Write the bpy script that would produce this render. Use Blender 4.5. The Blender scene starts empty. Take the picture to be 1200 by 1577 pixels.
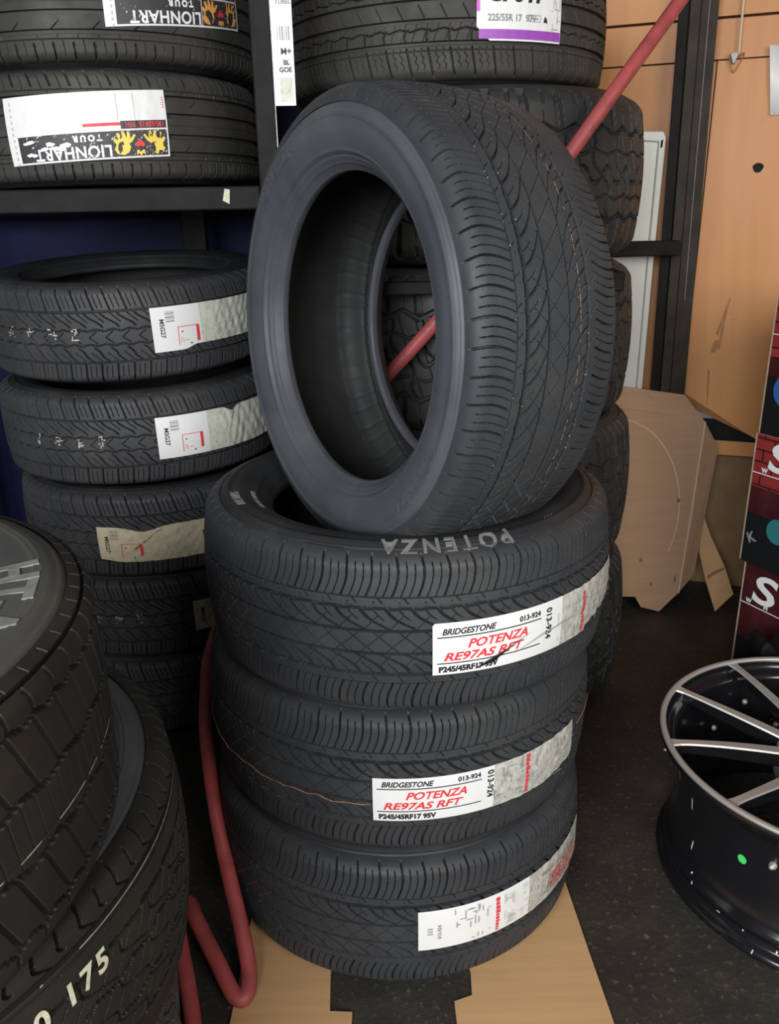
import bpy, math, random
import numpy as np
from mathutils import Vector, Matrix, Euler
PI = math.pi
random.seed(4); RNG = np.random.RandomState(7)
S = bpy.context.scene
COL = S.collection

# ------------------------------------------------------------------ camera, light, exposure
cam_d = bpy.data.cameras.new('camera'); cam = bpy.data.objects.new('camera', cam_d); COL.objects.link(cam)
cam_d.sensor_fit = 'VERTICAL'; cam_d.sensor_height = 24.0
cam_d.lens = 24.0 * 1280.0 / 1577.0
cam_d.clip_start = 0.02
PITCH = math.radians(20.0); ROLL = 0.018
fwd = Vector((0, math.cos(PITCH), -math.sin(PITCH))); up0 = Vector((0, math.sin(PITCH), math.cos(PITCH))); rt0 = Vector((1, 0, 0))
rt = rt0 * math.cos(ROLL) - up0 * math.sin(ROLL); up = rt0 * math.sin(ROLL) + up0 * math.cos(ROLL)
cam.matrix_world = Matrix(((rt.x, up.x, -fwd.x, 0), (rt.y, up.y, -fwd.y, 0), (rt.z, up.z, -fwd.z, 1.146), (0, 0, 0, 1)))
S.camera = cam
S.view_settings.view_transform = 'Standard'; S.view_settings.look = 'None'
S.view_settings.exposure = 0.0; S.view_settings.gamma = 1.0
try: S.view_settings.use_curve_mapping = False
except Exception: pass

W = bpy.data.worlds.new('daylight'); S.world = W; W.use_nodes = True
W.node_tree.nodes['Background'].inputs[0].default_value = (0.80, 0.88, 1.0, 1)
W.node_tree.nodes['Background'].inputs[1].default_value = 0.12

def area(name, loc, target, sx, sy, power, col):
    d = bpy.data.lights.new(name, 'AREA'); d.shape = 'RECTANGLE'; d.size = sx; d.size_y = sy; d.energy = power; d.color = col
    o = bpy.data.objects.new(name, d); COL.objects.link(o); o.location = loc
    o.rotation_euler = (Vector(target) - Vector(loc)).to_track_quat('-Z', 'Y').to_euler()
    return o
area('doorway_daylight', (-1.0, -1.75, 1.75), (-0.05, 1.5, 0.75), 1.8, 1.1, 132, (0.93, 0.965, 1.0))
area('side_daylight', (1.35, -1.45, 1.75), (0.5, 1.9, 0.7), 1.3, 1.6, 56, (1.0, 0.95, 0.86))

# ------------------------------------------------------------------ materials
def new_mat(name):
    m = bpy.data.materials.new(name); m.use_nodes = True
    nt = m.node_tree; b = nt.nodes['Principled BSDF']
    return m, nt, b
def node(nt, t, **kw):
    n = nt.nodes.new(t)
    for k, v in kw.items(): setattr(n, k, v)
    return n
def noise_ramp(nt, scale, stops, detail=6, rough=0.6, vec=None, dist=0.0):
    n = node(nt, 'ShaderNodeTexNoise'); n.inputs['Scale'].default_value = scale; n.inputs['Detail'].default_value = detail
    n.inputs['Roughness'].default_value = rough; n.inputs['Distortion'].default_value = dist
    if vec is not None: nt.links.new(vec, n.inputs['Vector'])
    r = node(nt, 'ShaderNodeValToRGB')
    e = r.color_ramp.elements
    while len(e) > 1: e.remove(e[-1])
    e[0].position = stops[0][0]; e[0].color = (*stops[0][1], 1)
    for p, c in stops[1:]:
        q = e.new(p); q.color = (*c, 1)
    nt.links.new(n.outputs['Fac'], r.inputs['Fac'])
    return n, r
def mapping(nt, scale=(1, 1, 1), rot=(0, 0, 0)):
    tc = node(nt, 'ShaderNodeTexCoord'); mp = node(nt, 'ShaderNodeMapping')
    mp.inputs['Scale'].default_value = scale; mp.inputs['Rotation'].default_value = rot
    nt.links.new(tc.outputs['Object'], mp.inputs['Vector'])
    return mp.outputs['Vector']
def bump(nt, b, src, strength, dist=0.001):
    bp = node(nt, 'ShaderNodeBump'); bp.inputs['Strength'].default_value = strength; bp.inputs['Distance'].default_value = dist
    nt.links.new(src, bp.inputs['Height']); nt.links.new(bp.outputs['Normal'], b.inputs['Normal'])
def plain(name, c, rough=0.6, metal=0.0, var=0.0, scale=40, spec=0.5):
    m, nt, b = new_mat(name)
    b.inputs['Roughness'].default_value = rough; b.inputs['Metallic'].default_value = metal
    b.inputs['Specular IOR Level'].default_value = spec
    if var > 0:
        v = mapping(nt)
        lo = tuple(max(0, x * (1 - var)) for x in c); hi = tuple(min(1, x * (1 + var)) for x in c)
        n, r = noise_ramp(nt, scale, [(0.3, lo), (0.7, hi)], vec=v)
        nt.links.new(r.outputs['Color'], b.inputs['Base Color'])
    else: b.inputs['Base Color'].default_value = (*c, 1)
    return m
def rubber(name, base, dust, rough=0.55, amt=0.62, sc=9, spec=0.30, bstr=0.25):
    m, nt, b = new_mat(name)
    v = mapping(nt)
    n, r = noise_ramp(nt, sc, [(0.35, base), (amt, tuple(0.65 * a + 0.35 * d for a, d in zip(base, dust))), (0.86, dust)], detail=9, vec=v, dist=0.4)
    nt.links.new(r.outputs['Color'], b.inputs['Base Color'])
    n2, r2 = noise_ramp(nt, sc * 2.3, [(0.3, (rough - 0.08,) * 3), (0.7, (rough + 0.12,) * 3)], vec=v)
    nt.links.new(r2.outputs['Color'], b.inputs['Roughness'])
    b.inputs['Specular IOR Level'].default_value = spec
    n3 = node(nt, 'ShaderNodeTexNoise'); n3.inputs['Scale'].default_value = 900; n3.inputs['Detail'].default_value = 3
    nt.links.new(v, n3.inputs['Vector'])
    bump(nt, b, n3.outputs['Fac'], bstr, 0.0006)
    return m
M = {}
M['tread_a'] = rubber('black_tread_rubber', (0.030, 0.032, 0.036), (0.062, 0.062, 0.062), 0.50)
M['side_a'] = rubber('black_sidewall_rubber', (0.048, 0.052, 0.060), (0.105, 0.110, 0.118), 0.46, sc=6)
M['side_s'] = rubber('shaded_black_sidewall', (0.016, 0.017, 0.019), (0.045, 0.046, 0.050), 0.5, sc=8)  # darker sidewall copy: shade on the flat-lying tyres put into the colour
M['liner'] = rubber('inner_liner_rubber', (0.017, 0.017, 0.017), (0.034, 0.033, 0.031), 0.6, sc=14)
M['tread_b'] = rubber('grey_tread_rubber', (0.036, 0.037, 0.041), (0.075, 0.073, 0.072), 0.52)
M['tread_c'] = rubber('dusty_tread_rubber', (0.030, 0.029, 0.027), (0.085, 0.080, 0.068), 0.58)
M['tread_d'] = rubber('off_road_rubber', (0.022, 0.022, 0.022), (0.055, 0.054, 0.050), 0.5)
M['tread_e'] = rubber('worn_brown_rubber', (0.014, 0.014, 0.013), (0.045, 0.039, 0.027), 0.6, sc=7)
M['side_e'] = rubber('dusty_brown_sidewall', (0.060, 0.060, 0.060), (0.11, 0.10, 0.075), 0.6, sc=6)
M['letter'] = plain('raised_black_letters', (0.14, 0.14, 0.138), 0.5)
M['letter_white'] = plain('greyed_white_letters', (0.19, 0.19, 0.185), 0.65, var=0.3)
M['paint_white'] = plain('white_paint_line', (0.40, 0.39, 0.35), 0.6, var=0.5, scale=120)
M['paint_orange'] = plain('orange_paint_line', (0.36, 0.17, 0.09), 0.6, var=0.5, scale=150)
M['chalk'] = plain('cream_crayon', (0.62, 0.60, 0.46), 0.8, var=0.25, scale=300)
M['hose'] = rubber('red_rubber_hose', (0.37, 0.070, 0.072), (0.13, 0.040, 0.036), 0.45, sc=30, amt=0.56)
M['black_print'] = plain('black_ink', (0.018, 0.018, 0.02), 0.5)
M['grey_print'] = plain('grey_ink', (0.25, 0.25, 0.26), 0.5)
M['pale_print'] = plain('pale_grey_ink', (0.50, 0.50, 0.47), 0.5)
M['red_print'] = plain('red_ink', (0.72, 0.04, 0.05), 0.5)
M['pink_print'] = plain('pink_ink', (0.75, 0.33, 0.33), 0.5)
M['purple_print'] = plain('purple_ink', (0.30, 0.07, 0.42), 0.45)
M['magenta_print'] = plain('magenta_ink', (0.60, 0.10, 0.55), 0.45)
M['yellow_print'] = plain('yellow_ink', (0.82, 0.62, 0.10), 0.5)
M['orange_print'] = plain('orange_ink', (0.78, 0.36, 0.07), 0.5)
M['dark_print'] = plain('charcoal_ink', (0.035, 0.032, 0.038), 0.5)
M['paper'] = plain('white_sticker_paper', (0.74, 0.74, 0.73), 0.45, var=0.03, scale=25)
M['steel_black'] = plain('black_painted_steel', (0.009, 0.0085, 0.008), 0.6, var=0.5, scale=18, spec=0.15)
M['steel_post'] = plain('worn_black_steel', (0.034, 0.028, 0.022), 0.6, var=0.4, scale=12, spec=0.2)
M['white_plastic'] = plain('white_plastic', (0.62, 0.62, 0.58), 0.4, var=0.06, scale=8)
M['gloss_black'] = plain('gloss_black_alloy', (0.008, 0.008, 0.010), 0.16, 0.0, spec=0.7)
M['machined'] = plain('machined_aluminium', (0.52, 0.49, 0.46), 0.42, 0.55, var=0.06, scale=60)
M['chip'] = plain('bare_metal_chip', (0.72, 0.72, 0.70), 0.5)
M['green'] = plain('green_dot', (0.07, 0.72, 0.16), 0.5)
M['cord'] = plain('cream_cord', (0.62, 0.50, 0.33), 0.7)
M['galv'] = plain('galvanised_clip', (0.38, 0.38, 0.37), 0.5, 0.5)
M['dark_hole'] = plain('dark_hole', (0.008, 0.007, 0.006), 0.9)
M['stain'] = plain('brown_wood_stain', (0.36, 0.165, 0.058), 0.7, var=0.25, scale=30)
M['seam'] = plain('dark_panel_seam', (0.055, 0.028, 0.012), 0.8)
def foil_mat(name, c1, c2, dirt):
    m, nt, b = new_mat(name); v = mapping(nt)
    n, r = noise_ramp(nt, 55, [(0.30, dirt), (0.42, c1), (0.7, c2)], detail=8, rough=0.7, vec=v, dist=1.2)
    nt.links.new(r.outputs['Color'], b.inputs['Base Color']); b.inputs['Roughness'].default_value = 0.38
    bump(nt, b, n.outputs['Fac'], 0.6, 0.004); return m
M['foil'] = foil_mat('crinkled_cream_wrap', (0.58, 0.57, 0.47), (0.72, 0.71, 0.62), (0.40, 0.39, 0.32))
M['foil_dirty'] = foil_mat('dirty_crinkled_wrap', (0.42, 0.41, 0.37), (0.66, 0.65, 0.60), (0.22, 0.21, 0.19))
M['foil_tan'] = foil_mat('tan_crinkled_wrap', (0.55, 0.48, 0.33), (0.66, 0.58, 0.42), (0.40, 0.33, 0.22))
def board(name, c1, c2, rot=0, stain=(0.22, 0.12, 0.06)):
    m, nt, b = new_mat(name)
    v = mapping(nt, (3, 60, 60), (0, 0, rot))
    n, r = noise_ramp(nt, 1.2, [(0.25, c1), (0.75, c2)], detail=5, vec=v)
    v2 = mapping(nt)
    n2, r2 = noise_ramp(nt, 7, [(0.60, (0, 0, 0)), (0.80, (0.55, 0.55, 0.55))], detail=8, vec=v2, dist=1.0)
    mx = node(nt, 'ShaderNodeMixRGB'); mx.inputs['Color2'].default_value = (*stain, 1)
    nt.links.new(r2.outputs['Color'], mx.inputs['Fac']); nt.links.new(r.outputs['Color'], mx.inputs['Color1'])
    nt.links.new(mx.outputs['Color'], b.inputs['Base Color']); b.inputs['Roughness'].default_value = 0.85
    bump(nt, b, n.outputs['Fac'], 0.15, 0.001)
    return m
M['card_floor'] = board('flattened_cardboard', (0.43, 0.25, 0.115), (0.50, 0.30, 0.145), rot=math.radians(75))
M['card_wall'] = board('pink_brown_cardboard', (0.37, 0.225, 0.135), (0.43, 0.268, 0.165))
M['card_edge'] = plain('cardboard_fold', (0.62, 0.42, 0.27), 0.8)
M['card_dark'] = plain('cardboard_scuff', (0.20, 0.12, 0.065), 0.85)
def plywood():
    m, nt, b = new_mat('orange_plywood')
    v = mapping(nt, (1.0, 1.0, 0.16))
    n, r = noise_ramp(nt, 5, [(0.25, (0.44, 0.175, 0.045)), (0.5, (0.52, 0.220, 0.062)), (0.78, (0.60, 0.28, 0.090))], detail=7, vec=v, dist=0.6)
    v2 = mapping(nt)
    n2, r2 = noise_ramp(nt, 13, [(0.64, (0, 0, 0)), (0.78, (0.35, 0.35, 0.35))], detail=9, vec=v2, dist=0.5)
    mx = node(nt, 'ShaderNodeMixRGB'); mx.inputs['Color2'].default_value = (0.28, 0.12, 0.04, 1)
    nt.links.new(r2.outputs['Color'], mx.inputs['Fac']); nt.links.new(r.outputs['Color'], mx.inputs['Color1'])
    nt.links.new(mx.outputs['Color'], b.inputs['Base Color']); b.inputs['Roughness'].default_value = 0.5
    return m
M['ply'] = plywood()
M['ply_low'] = plain('shaded_low_plywood', (0.20, 0.125, 0.060), 0.8, var=0.25, scale=9)  # tan lower panel, its shadow put into the darker base colour
M['navy'] = plain('navy_painted_panel', (0.007, 0.010, 0.042), 0.6, var=0.35, scale=6, spec=0.15)
M['ceiling'] = plain('dark_ceiling', (0.10, 0.09, 0.08), 0.8, var=0.2, scale=3)
M['side_wall'] = plain('grey_side_wall', (0.10, 0.095, 0.09), 0.8, var=0.2, scale=3)
def floor_mat():
    m, nt, b = new_mat('grimy_concrete_floor'); v = mapping(nt)
    n, r = noise_ramp(nt, 5, [(0.3, (0.013, 0.011, 0.009)), (0.55, (0.030, 0.026, 0.020)), (0.8, (0.062, 0.053, 0.040))], detail=10, rough=0.7, vec=v)
    vo = node(nt, 'ShaderNodeTexNoise'); vo.inputs['Scale'].default_value = 95; vo.inputs['Detail'].default_value = 3; nt.links.new(v, vo.inputs['Vector'])
    rr = node(nt, 'ShaderNodeValToRGB'); rr.color_ramp.elements[0].position = 0.60; rr.color_ramp.elements[1].position = 0.78
    rr.color_ramp.elements[0].color = (0, 0, 0, 1); rr.color_ramp.elements[1].color = (0.7, 0.7, 0.7, 1)
    nt.links.new(vo.outputs['Fac'], rr.inputs['Fac'])
    mx = node(nt, 'ShaderNodeMixRGB'); mx.inputs['Color2'].default_value = (0.16, 0.135, 0.095, 1)
    nt.links.new(rr.outputs['Color'], mx.inputs['Fac']); nt.links.new(r.outputs['Color'], mx.inputs['Color1'])
    nt.links.new(mx.outputs['Color'], b.inputs['Base Color'])
    b.inputs['Roughness'].default_value = 0.6; bump(nt, b, vo.outputs['Fac'], 0.5, 0.003); return m
M['floor'] = floor_mat()
def box_art():
    m, nt, b = new_mat('red_brick_print'); v = mapping(nt)
    br = node(nt, 'ShaderNodeTexBrick'); br.inputs['Scale'].default_value = 9.0
    br.inputs['Color1'].default_value = (0.33, 0.035, 0.035, 1); br.inputs['Color2'].default_value = (0.24, 0.03, 0.03, 1)
    br.inputs['Mortar'].default_value = (0.045, 0.012, 0.012, 1); br.inputs['Mortar Size'].default_value = 0.02
    mp = v.node; mp.inputs['Rotation'].default_value = (PI / 2, 0, 0)
    nt.links.new(v, br.inputs['Vector']); nt.links.new(br.outputs['Color'], b.inputs['Base Color'])
    b.inputs['Roughness'].default_value = 0.3; return m
M['box_red'] = box_art()
M['box_black'] = plain('black_box_print', (0.010, 0.012, 0.013), 0.3)
M['box_maroon'] = plain('maroon_box_print', (0.055, 0.012, 0.014), 0.3, var=0.5, scale=12)
M['box_blue'] = plain('blue_box_print', (0.03, 0.12, 0.36), 0.3)
M['box_teal'] = plain('teal_box_print', (0.03, 0.17, 0.18), 0.3)
M['box_lime'] = plain('pale_green_box_print', (0.45, 0.55, 0.30), 0.3)
M['box_side'] = plain('cream_box_edge', (0.50, 0.40, 0.27), 0.7, var=0.15, scale=30)
M['white_print'] = plain('white_ink', (0.78, 0.78, 0.78), 0.4)

# ------------------------------------------------------------------ object helpers
def mesh_np(name, V, F, mats, fm=None, smooth=True):
    """V (n,3); F list of index arrays, quads (m,4) or list of polygons"""
    me = bpy.data.meshes.new(name)
    V = np.asarray(V, dtype=np.float64)
    if isinstance(F, np.ndarray):
        k = F.shape[1]; nf = len(F)
        me.vertices.add(len(V)); me.vertices.foreach_set('co', V.ravel())
        me.loops.add(nf * k); me.loops.foreach_set('vertex_index', F.ravel().astype(np.int32))
        me.polygons.add(nf); me.polygons.foreach_set('loop_start', (np.arange(nf) * k).astype(np.int32))
        me.polygons.foreach_set('loop_total', np.full(nf, k, dtype=np.int32))
        me.update(calc_edges=True)
    else:
        me.from_pydata([tuple(v) for v in V], [], [tuple(f) for f in F]); me.update()
    for m in mats: me.materials.append(m)
    if fm is not None: me.polygons.foreach_set('material_index', np.asarray(fm, dtype=np.int32))
    me.polygons.foreach_set('use_smooth', np.full(len(me.polygons), smooth, dtype=bool))
    me.update()
    return me
def link(name, me, parent=None, loc=None, rot=None):
    o = bpy.data.objects.new(name, me); COL.objects.link(o)
    if parent is not None: o.parent = parent
    if loc is not None: o.location = loc
    if rot is not None: o.rotation_euler = rot
    return o
def tag(o, label, cat, group=None, kind=None):
    o['label'] = label; o['category'] = cat
    if group: o['group'] = group
    if kind: o['kind'] = kind
    return o
def thing(name, label, cat, loc=(0, 0, 0), rot=(0, 0, 0), group=None):
    o = bpy.data.objects.new(name, None); COL.objects.link(o); o.empty_display_size = 0.05
    o.location = loc; o.rotation_euler = rot
    return tag(o, label, cat, group)
def copy_tree(o, parent=None):
    c = o.copy(); COL.objects.link(c)
    if parent is not None: c.parent = parent
    for ch in list(o.children): copy_tree(ch, c)
    return c
class Geo:
    """collects polygons with materials into one mesh"""
    def __init__(s): s.V = []; s.F = []; s.FM = []; s.mats = []
    def mi(s, m):
        if m not in s.mats: s.mats.append(m)
        return s.mats.index(m)
    def add(s, V, F, m):
        o = len(s.V); s.V.extend([tuple(v) for v in V]); k = s.mi(m)
        for f in F: s.F.append(tuple(int(i) + o for i in f)); s.FM.append(k)
    def box(s, x0, x1, y0, y1, z0, z1, m, fn=None):
        V = [(x, y, z) for z in (z0, z1) for y in (y0, y1) for x in (x0, x1)]
        if fn: V = [fn(*v) for v in V]
        s.add(V, [(0, 2, 3, 1), (4, 5, 7, 6), (0, 1, 5, 4), (2, 6, 7, 3), (0, 4, 6, 2), (1, 3, 7, 5)], m)
    def prism(s, pts, axis_fn, t0, t1, m):
        n = len(pts); V = [axis_fn(a, b, t0) for a, b in pts] + [axis_fn(a, b, t1) for a, b in pts]
        F = [tuple(range(n))[::-1], tuple(range(n, 2 * n))] + [(i, (i + 1) % n, n + (i + 1) % n, n + i) for i in range(n)]
        s.add(V, F, m)
    def mesh(s, name, smooth=False):
        me = mesh_np(name, s.V, s.F, s.mats, s.FM, smooth); return me
def bevel(o, w, seg=2):
    md = o.modifiers.new('bevel', 'BEVEL'); md.width = w; md.segments = seg; md.limit_method = 'ANGLE'; return o
def tube_mesh(name, pts, rad, mat, sub=10, nseg=14, wob=0.0):
    P = np.array(pts, float); n = len(P)
    out = []
    for i in range(n - 1):
        p0 = P[max(i - 1, 0)]; p1 = P[i]; p2 = P[i + 1]; p3 = P[min(i + 2, n - 1)]
        for k in range(sub):
            t = k / sub
            out.append(0.5 * ((2 * p1) + (-p0 + p2) * t + (2 * p0 - 5 * p1 + 4 * p2 - p3) * t * t + (-p0 + 3 * p1 - 3 * p2 + p3) * t ** 3))
    out.append(P[-1]); C = np.array(out); m = len(C)
    T = np.gradient(C, axis=0); T /= np.linalg.norm(T, axis=1)[:, None]
    N = np.zeros_like(T); a = np.array([0, 0, 1.0]) if abs(T[0][2]) < 0.9 else np.array([1.0, 0, 0])
    N[0] = np.cross(T[0], a); N[0] /= np.linalg.norm(N[0])
    for i in range(1, m):
        v = N[i - 1] - T[i] * (N[i - 1] @ T[i]); N[i] = v / np.linalg.norm(v)
    B = np.cross(T, N); th = np.linspace(0, 2 * PI, nseg, endpoint=False)
    V = C[:, None, :] + rad * (N[:, None, :] * np.cos(th)[None, :, None] + B[:, None, :] * np.sin(th)[None, :, None])
    V = V.reshape(-1, 3); i, j = np.meshgrid(np.arange(m - 1), np.arange(nseg), indexing='ij'); j2 = (j + 1) % nseg
    F = np.stack([i * nseg + j, i * nseg + j2, (i + 1) * nseg + j2, (i + 1) * nseg + j], -1).reshape(-1, 4)
    g = Geo(); g.V = [tuple(v) for v in V]; g.F = [tuple(f) for f in F] + [tuple(range(nseg))[::-1], tuple(range((m - 1) * nseg, m * nseg))]
    g.FM = [0] * len(g.F); g.mats = [mat]
    return g.mesh(name, True)
def lathe(prof, n=96, closed=False):
    prof = np.array(prof, float); m = len(prof); th = np.linspace(0, 2 * PI, n, endpoint=False)
    V = np.stack([prof[None, :, 0] * np.cos(th)[:, None], prof[None, :, 0] * np.sin(th)[:, None], np.broadcast_to(prof[None, :, 1], (n, m))], -1).reshape(-1, 3)
    mm = m if closed else m - 1
    i, j = np.meshgrid(np.arange(n), np.arange(mm), indexing='ij'); i2 = (i + 1) % n; j2 = (j + 1) % m
    F = np.stack([i * m + j, i2 * m + j, i2 * m + j2, i * m + j2], -1).reshape(-1, 4)
    return V, F

# text as flat polygons -------------------------------------------------
_tc = {}
def text_geo(s, size, bold=0.0, shear=0.0, extrude=0.0, align='LEFT', space=1.0, cond=1.0):
    key = (s, size, bold, shear, extrude, align, space)
    if key not in _tc:
        cu = bpy.data.curves.new('lettering', 'FONT'); cu.body = s; cu.size = size; cu.offset = bold; cu.shear = shear; cu.extrude = extrude
        cu.align_x = align; cu.space_character = space; cu.resolution_u = 4
        o = bpy.data.objects.new('lettering', cu); COL.objects.link(o)
        dg = bpy.context.evaluated_depsgraph_get(); me = o.evaluated_get(dg).to_mesh()
        V = np.array([tuple(v.co) for v in me.vertices]).reshape(-1, 3); F = [tuple(p.vertices) for p in me.polygons]
        o.evaluated_get(dg).to_mesh_clear(); COL.objects.unlink(o); bpy.data.objects.remove(o); bpy.data.curves.remove(cu)
        _tc[key] = (V, F)
    V, F = _tc[key]; V = V.copy(); V[:, 0] *= cond
    return V, F

# ------------------------------------------------------------------ tyre kit
def smooth_path(pts, n):
    P = np.array(pts, float); d = np.r_[0, np.cumsum(np.linalg.norm(np.diff(P, axis=0), axis=1))]
    # catmull-rom resample
    out = []
    for t in np.linspace(0, d[-1], n):
        i = min(max(np.searchsorted(d, t, side='right') - 1, 0), len(P) - 2); u = (t - d[i]) / (d[i + 1] - d[i])
        p0 = P[max(i - 1, 0)]; p1 = P[i]; p2 = P[i + 1]; p3 = P[min(i + 2, len(P) - 1)]
        out.append(0.5 * ((2 * p1) + (-p0 + p2) * u + (2 * p0 - 5 * p1 + 4 * p2 - p3) * u * u + (-p0 + 3 * p1 - 3 * p2 + p3) * u ** 3))
    return np.array(out)
def sst(a, b, x):
    t = np.clip((x - a) / (b - a), 0, 1); return t * t * (3 - 2 * t)
def ln(d, w, e=0.0003):           # groove of width w, soft edge e
    return 1 - sst(w / 2, w / 2 + e, np.abs(d))
def fr(x): return x - np.round(x)
def band(s, a, b, e=0.0006): return sst(a - e, a + e, s) * (1 - sst(b - e, b + e, s))

class TyreKind:
    def __init__(k, name, R, Wd, rim, tw, NU, NS, pattern, mt, ms, crown=0.45, sharp=0.5, ridges=True):
        k.R = R; k.W = Wd; k.rim = rim; h = tw / 2; k.h = h; Wh = Wd / 2
        k.crown = crown
        rs = R - crown * h * h * 2.2          # radius at tread edge
        k.rs = rs
        # half profile of tread, from centre to shoulder wrap
        zz = np.linspace(0, h * 0.94, 8)
        hp = [(R - crown * z * z * 2.0, z) for z in zz]
        w_in = 0.011 + 0.006 * sharp
        hp += [(rs - 0.004, h * 1.02), (rs - 0.011, h * 1.02 + (Wh - h) * 0.30), (rs - 0.020, h + (Wh - h) * 0.62)]
        full = [(r, -z) for r, z in hp[::-1]] + hp[1:]
        P = smooth_path(full, NS)
        d = np.r_[0, np.cumsum(np.linalg.norm(np.diff(P, axis=0), axis=1))]; s = d - d[-1] / 2
        k.path = P; k.s = s
        T = np.gradient(P, axis=0); T /= np.linalg.norm(T, axis=1)[:, None]; Nn = np.stack([T[:, 1], -T[:, 0]], 1)
        u = np.arange(NU) / NU
        U, SS = np.meshgrid(u, s, indexing='ij')
        D = pattern(U, SS, 2 * PI * R)
        D *= sst(0, 0.004, SS - s[0]) * sst(0, 0.004, s[-1] - SS)
        r = P[None, :, 0] - Nn[None, :, 0] * D; z = P[None, :, 1] - Nn[None, :, 1] * D
        th = 2 * PI * U
        V = np.stack([r * np.cos(th), r * np.sin(th), z], -1).reshape(-1, 3)
        i, j = np.meshgrid(np.arange(NU), np.arange(NS - 1), indexing='ij'); i2 = (i + 1) % NU
        F = np.stack([i * NS + j, i2 * NS + j, i2 * NS + j + 1, i * NS + j + 1], -1).reshape(-1, 4)
        k.tread = mesh_np(name + '_tread', V, F, [mt], None, False)
        # sidewall (top); mirrored for bottom
        r0, z0 = P[-1]
        H = r0 - rim
        sp = [(r0 + 0.001, z0 - 0.003), (r0 - 0.12 * H, Wh * 0.955 + 0.045 * z0), (r0 - 0.26 * H, Wh), (r0 - 0.45 * H, Wh * 0.995), (r0 - 0.68 * H, Wh * 0.945),
              (r0 - 0.84 * H, Wh * 0.875), (r0 - 0.95 * H, Wh * 0.80), (rim, Wh * 0.765), (rim - 0.003, Wh * 0.735), (rim - 0.002, Wh * 0.66), (rim + 0.004, Wh * 0.63)]
        Q = smooth_path(sp, 90)
        if ridges:
            rr = Q[:, 0]; bumpz = np.zeros(len(Q))
            for rc, w, hh in ((r0 - 0.035 * H, 0.0014, 0.0013), (r0 - 0.16 * H, 0.0012, 0.0009), (r0 - 0.20 * H, 0.0012, 0.0009), (rim + 0.26 * H, 0.0022, 0.0016), (rim + 0.20 * H, 0.0012, -0.0012), (rim + 0.08 * H, 0.0012, 0.0010)):
                bumpz += hh * np.exp(-((rr - rc) / w) ** 2)
            Q[:, 1] += bumpz * (Q[:, 1] > Wh * 0.77)
        k.sidep = Q
        V, F = lathe(Q, 192)
        k.side_up = mesh_np(name + '_sidewall_up', V, F, [ms])
        Q2 = Q.copy(); Q2[:, 1] *= -1; V, F = lathe(Q2[::-1], 192)
        k.side_dn = mesh_np(name + '_sidewall_down', V, F, [ms])
        # inner liner
        a0 = (rim + 0.003, Wh * 0.635); t = 0.013
        ip = [a0, (rim + 0.35 * H, Wh * 0.80), (rim + 0.7 * H, Wh * 0.88), (r0 - 0.02, Wh * 0.80), (rs - t, h * 0.72), (R - t, h * 0.3), (R - t + .001, 0)]
        full = ip + [(a, -b) for a, b in ip[::-1][1:]]
        Q = smooth_path(full, 120)
        nl = 360
        V, F = lathe(Q[::-1], nl)
        th = np.arctan2(V[:, 1], V[:, 0]); rad = np.hypot(V[:, 0], V[:, 1])
        lat = 0.0020 * (np.sin(th * 150) > 0.2) * (np.abs(V[:, 2]) > h * 0.62) * (np.abs(V[:, 2]) < h * 1.0)
        sc = (rad - lat) / rad; V[:, 0] *= sc; V[:, 1] *= sc
        k.liner = mesh_np(name + '_liner', V, F, [M['liner']])
    def rad_at(k, z):
        """outer radius of the tread surface at height z"""
        return np.interp(z, k.path[:, 1], k.path[:, 0])
    def side_z(k, r):
        Q = k.sidep[::-1]; m = Q[:, 0] > k.rim + 0.004
        return np.interp(r, Q[m][:, 0], Q[m][:, 1])
    def build(k, label, centre, rot=(0, 0, 0), group=None, name='tyre'):
        """Empty at the middle of the lower face, parts above it"""
        R3 = Euler(rot).to_matrix(); c = Vector(centre) - R3 @ Vector((0, 0, k.W / 2))
        t = thing(name, label, 'tyre', c, rot, group)
        off = (0, 0, k.W / 2)
        link('tread', k.tread, t, off); link('sidewall', k.side_up, t, off); link('sidewall', k.side_dn, t, off); link('inner_liner', k.liner, t, off)
        return t

def ring_text(k, s, size, r0, theta, bold=0.0008, mat=None, shear=0.0, h=0.0007, space=1.05, flip=False):
    V, F = text_geo(s, size, bold, shear, 0.0005, 'CENTER', space)
    g = Geo(); r = r0 + V[:, 1]; a = theta - V[:, 0] / r0
    z = k.side_z(r) + h * (V[:, 2] > 0) - 0.001 * (V[:, 2] <= 0) + 0.0004
    g.add(np.stack([r * np.cos(a), r * np.sin(a), z], -1), F, mat); return g
def weld(g):
    key = {}; V = []; ix = []
    for v in g.V:
        q = tuple(round(c, 6) for c in v)
        if q not in key: key[q] = len(V); V.append(v)
        ix.append(key[q])
    g.V = V; g.F = [tuple(ix[i] for i in f) for f in g.F]; return g
def ring_line(k, s, w, th0, th1, mat, n=300, gaps=0.0, seed=1, wob=0.0, off=0.0006, gapm=None):
    gapm = gapm or M['tread_a']
    rg = np.random.RandomState(seed); g = Geo(); th = np.linspace(th0, th1, n); on = True
    ph = rg.rand() * 6
    for i in range(n - 1):
        if rg.rand() < gaps: on = not on
        z = s + wob * (np.sin(th[i:i + 2] * 9 + ph) + 0.5 * np.sin(th[i:i + 2] * 23))
        R0 = k.rad_at(z) + off
        V = []
        for q in (0, 1):
            for dz in (-w / 2, w / 2): V.append((R0[q] * math.cos(th[i + q]), R0[q] * math.sin(th[i + q]), z[q] + dz))
        g.add(V, [(0, 2, 3, 1)], mat if on else gapm)
    return weld(g)

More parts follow.
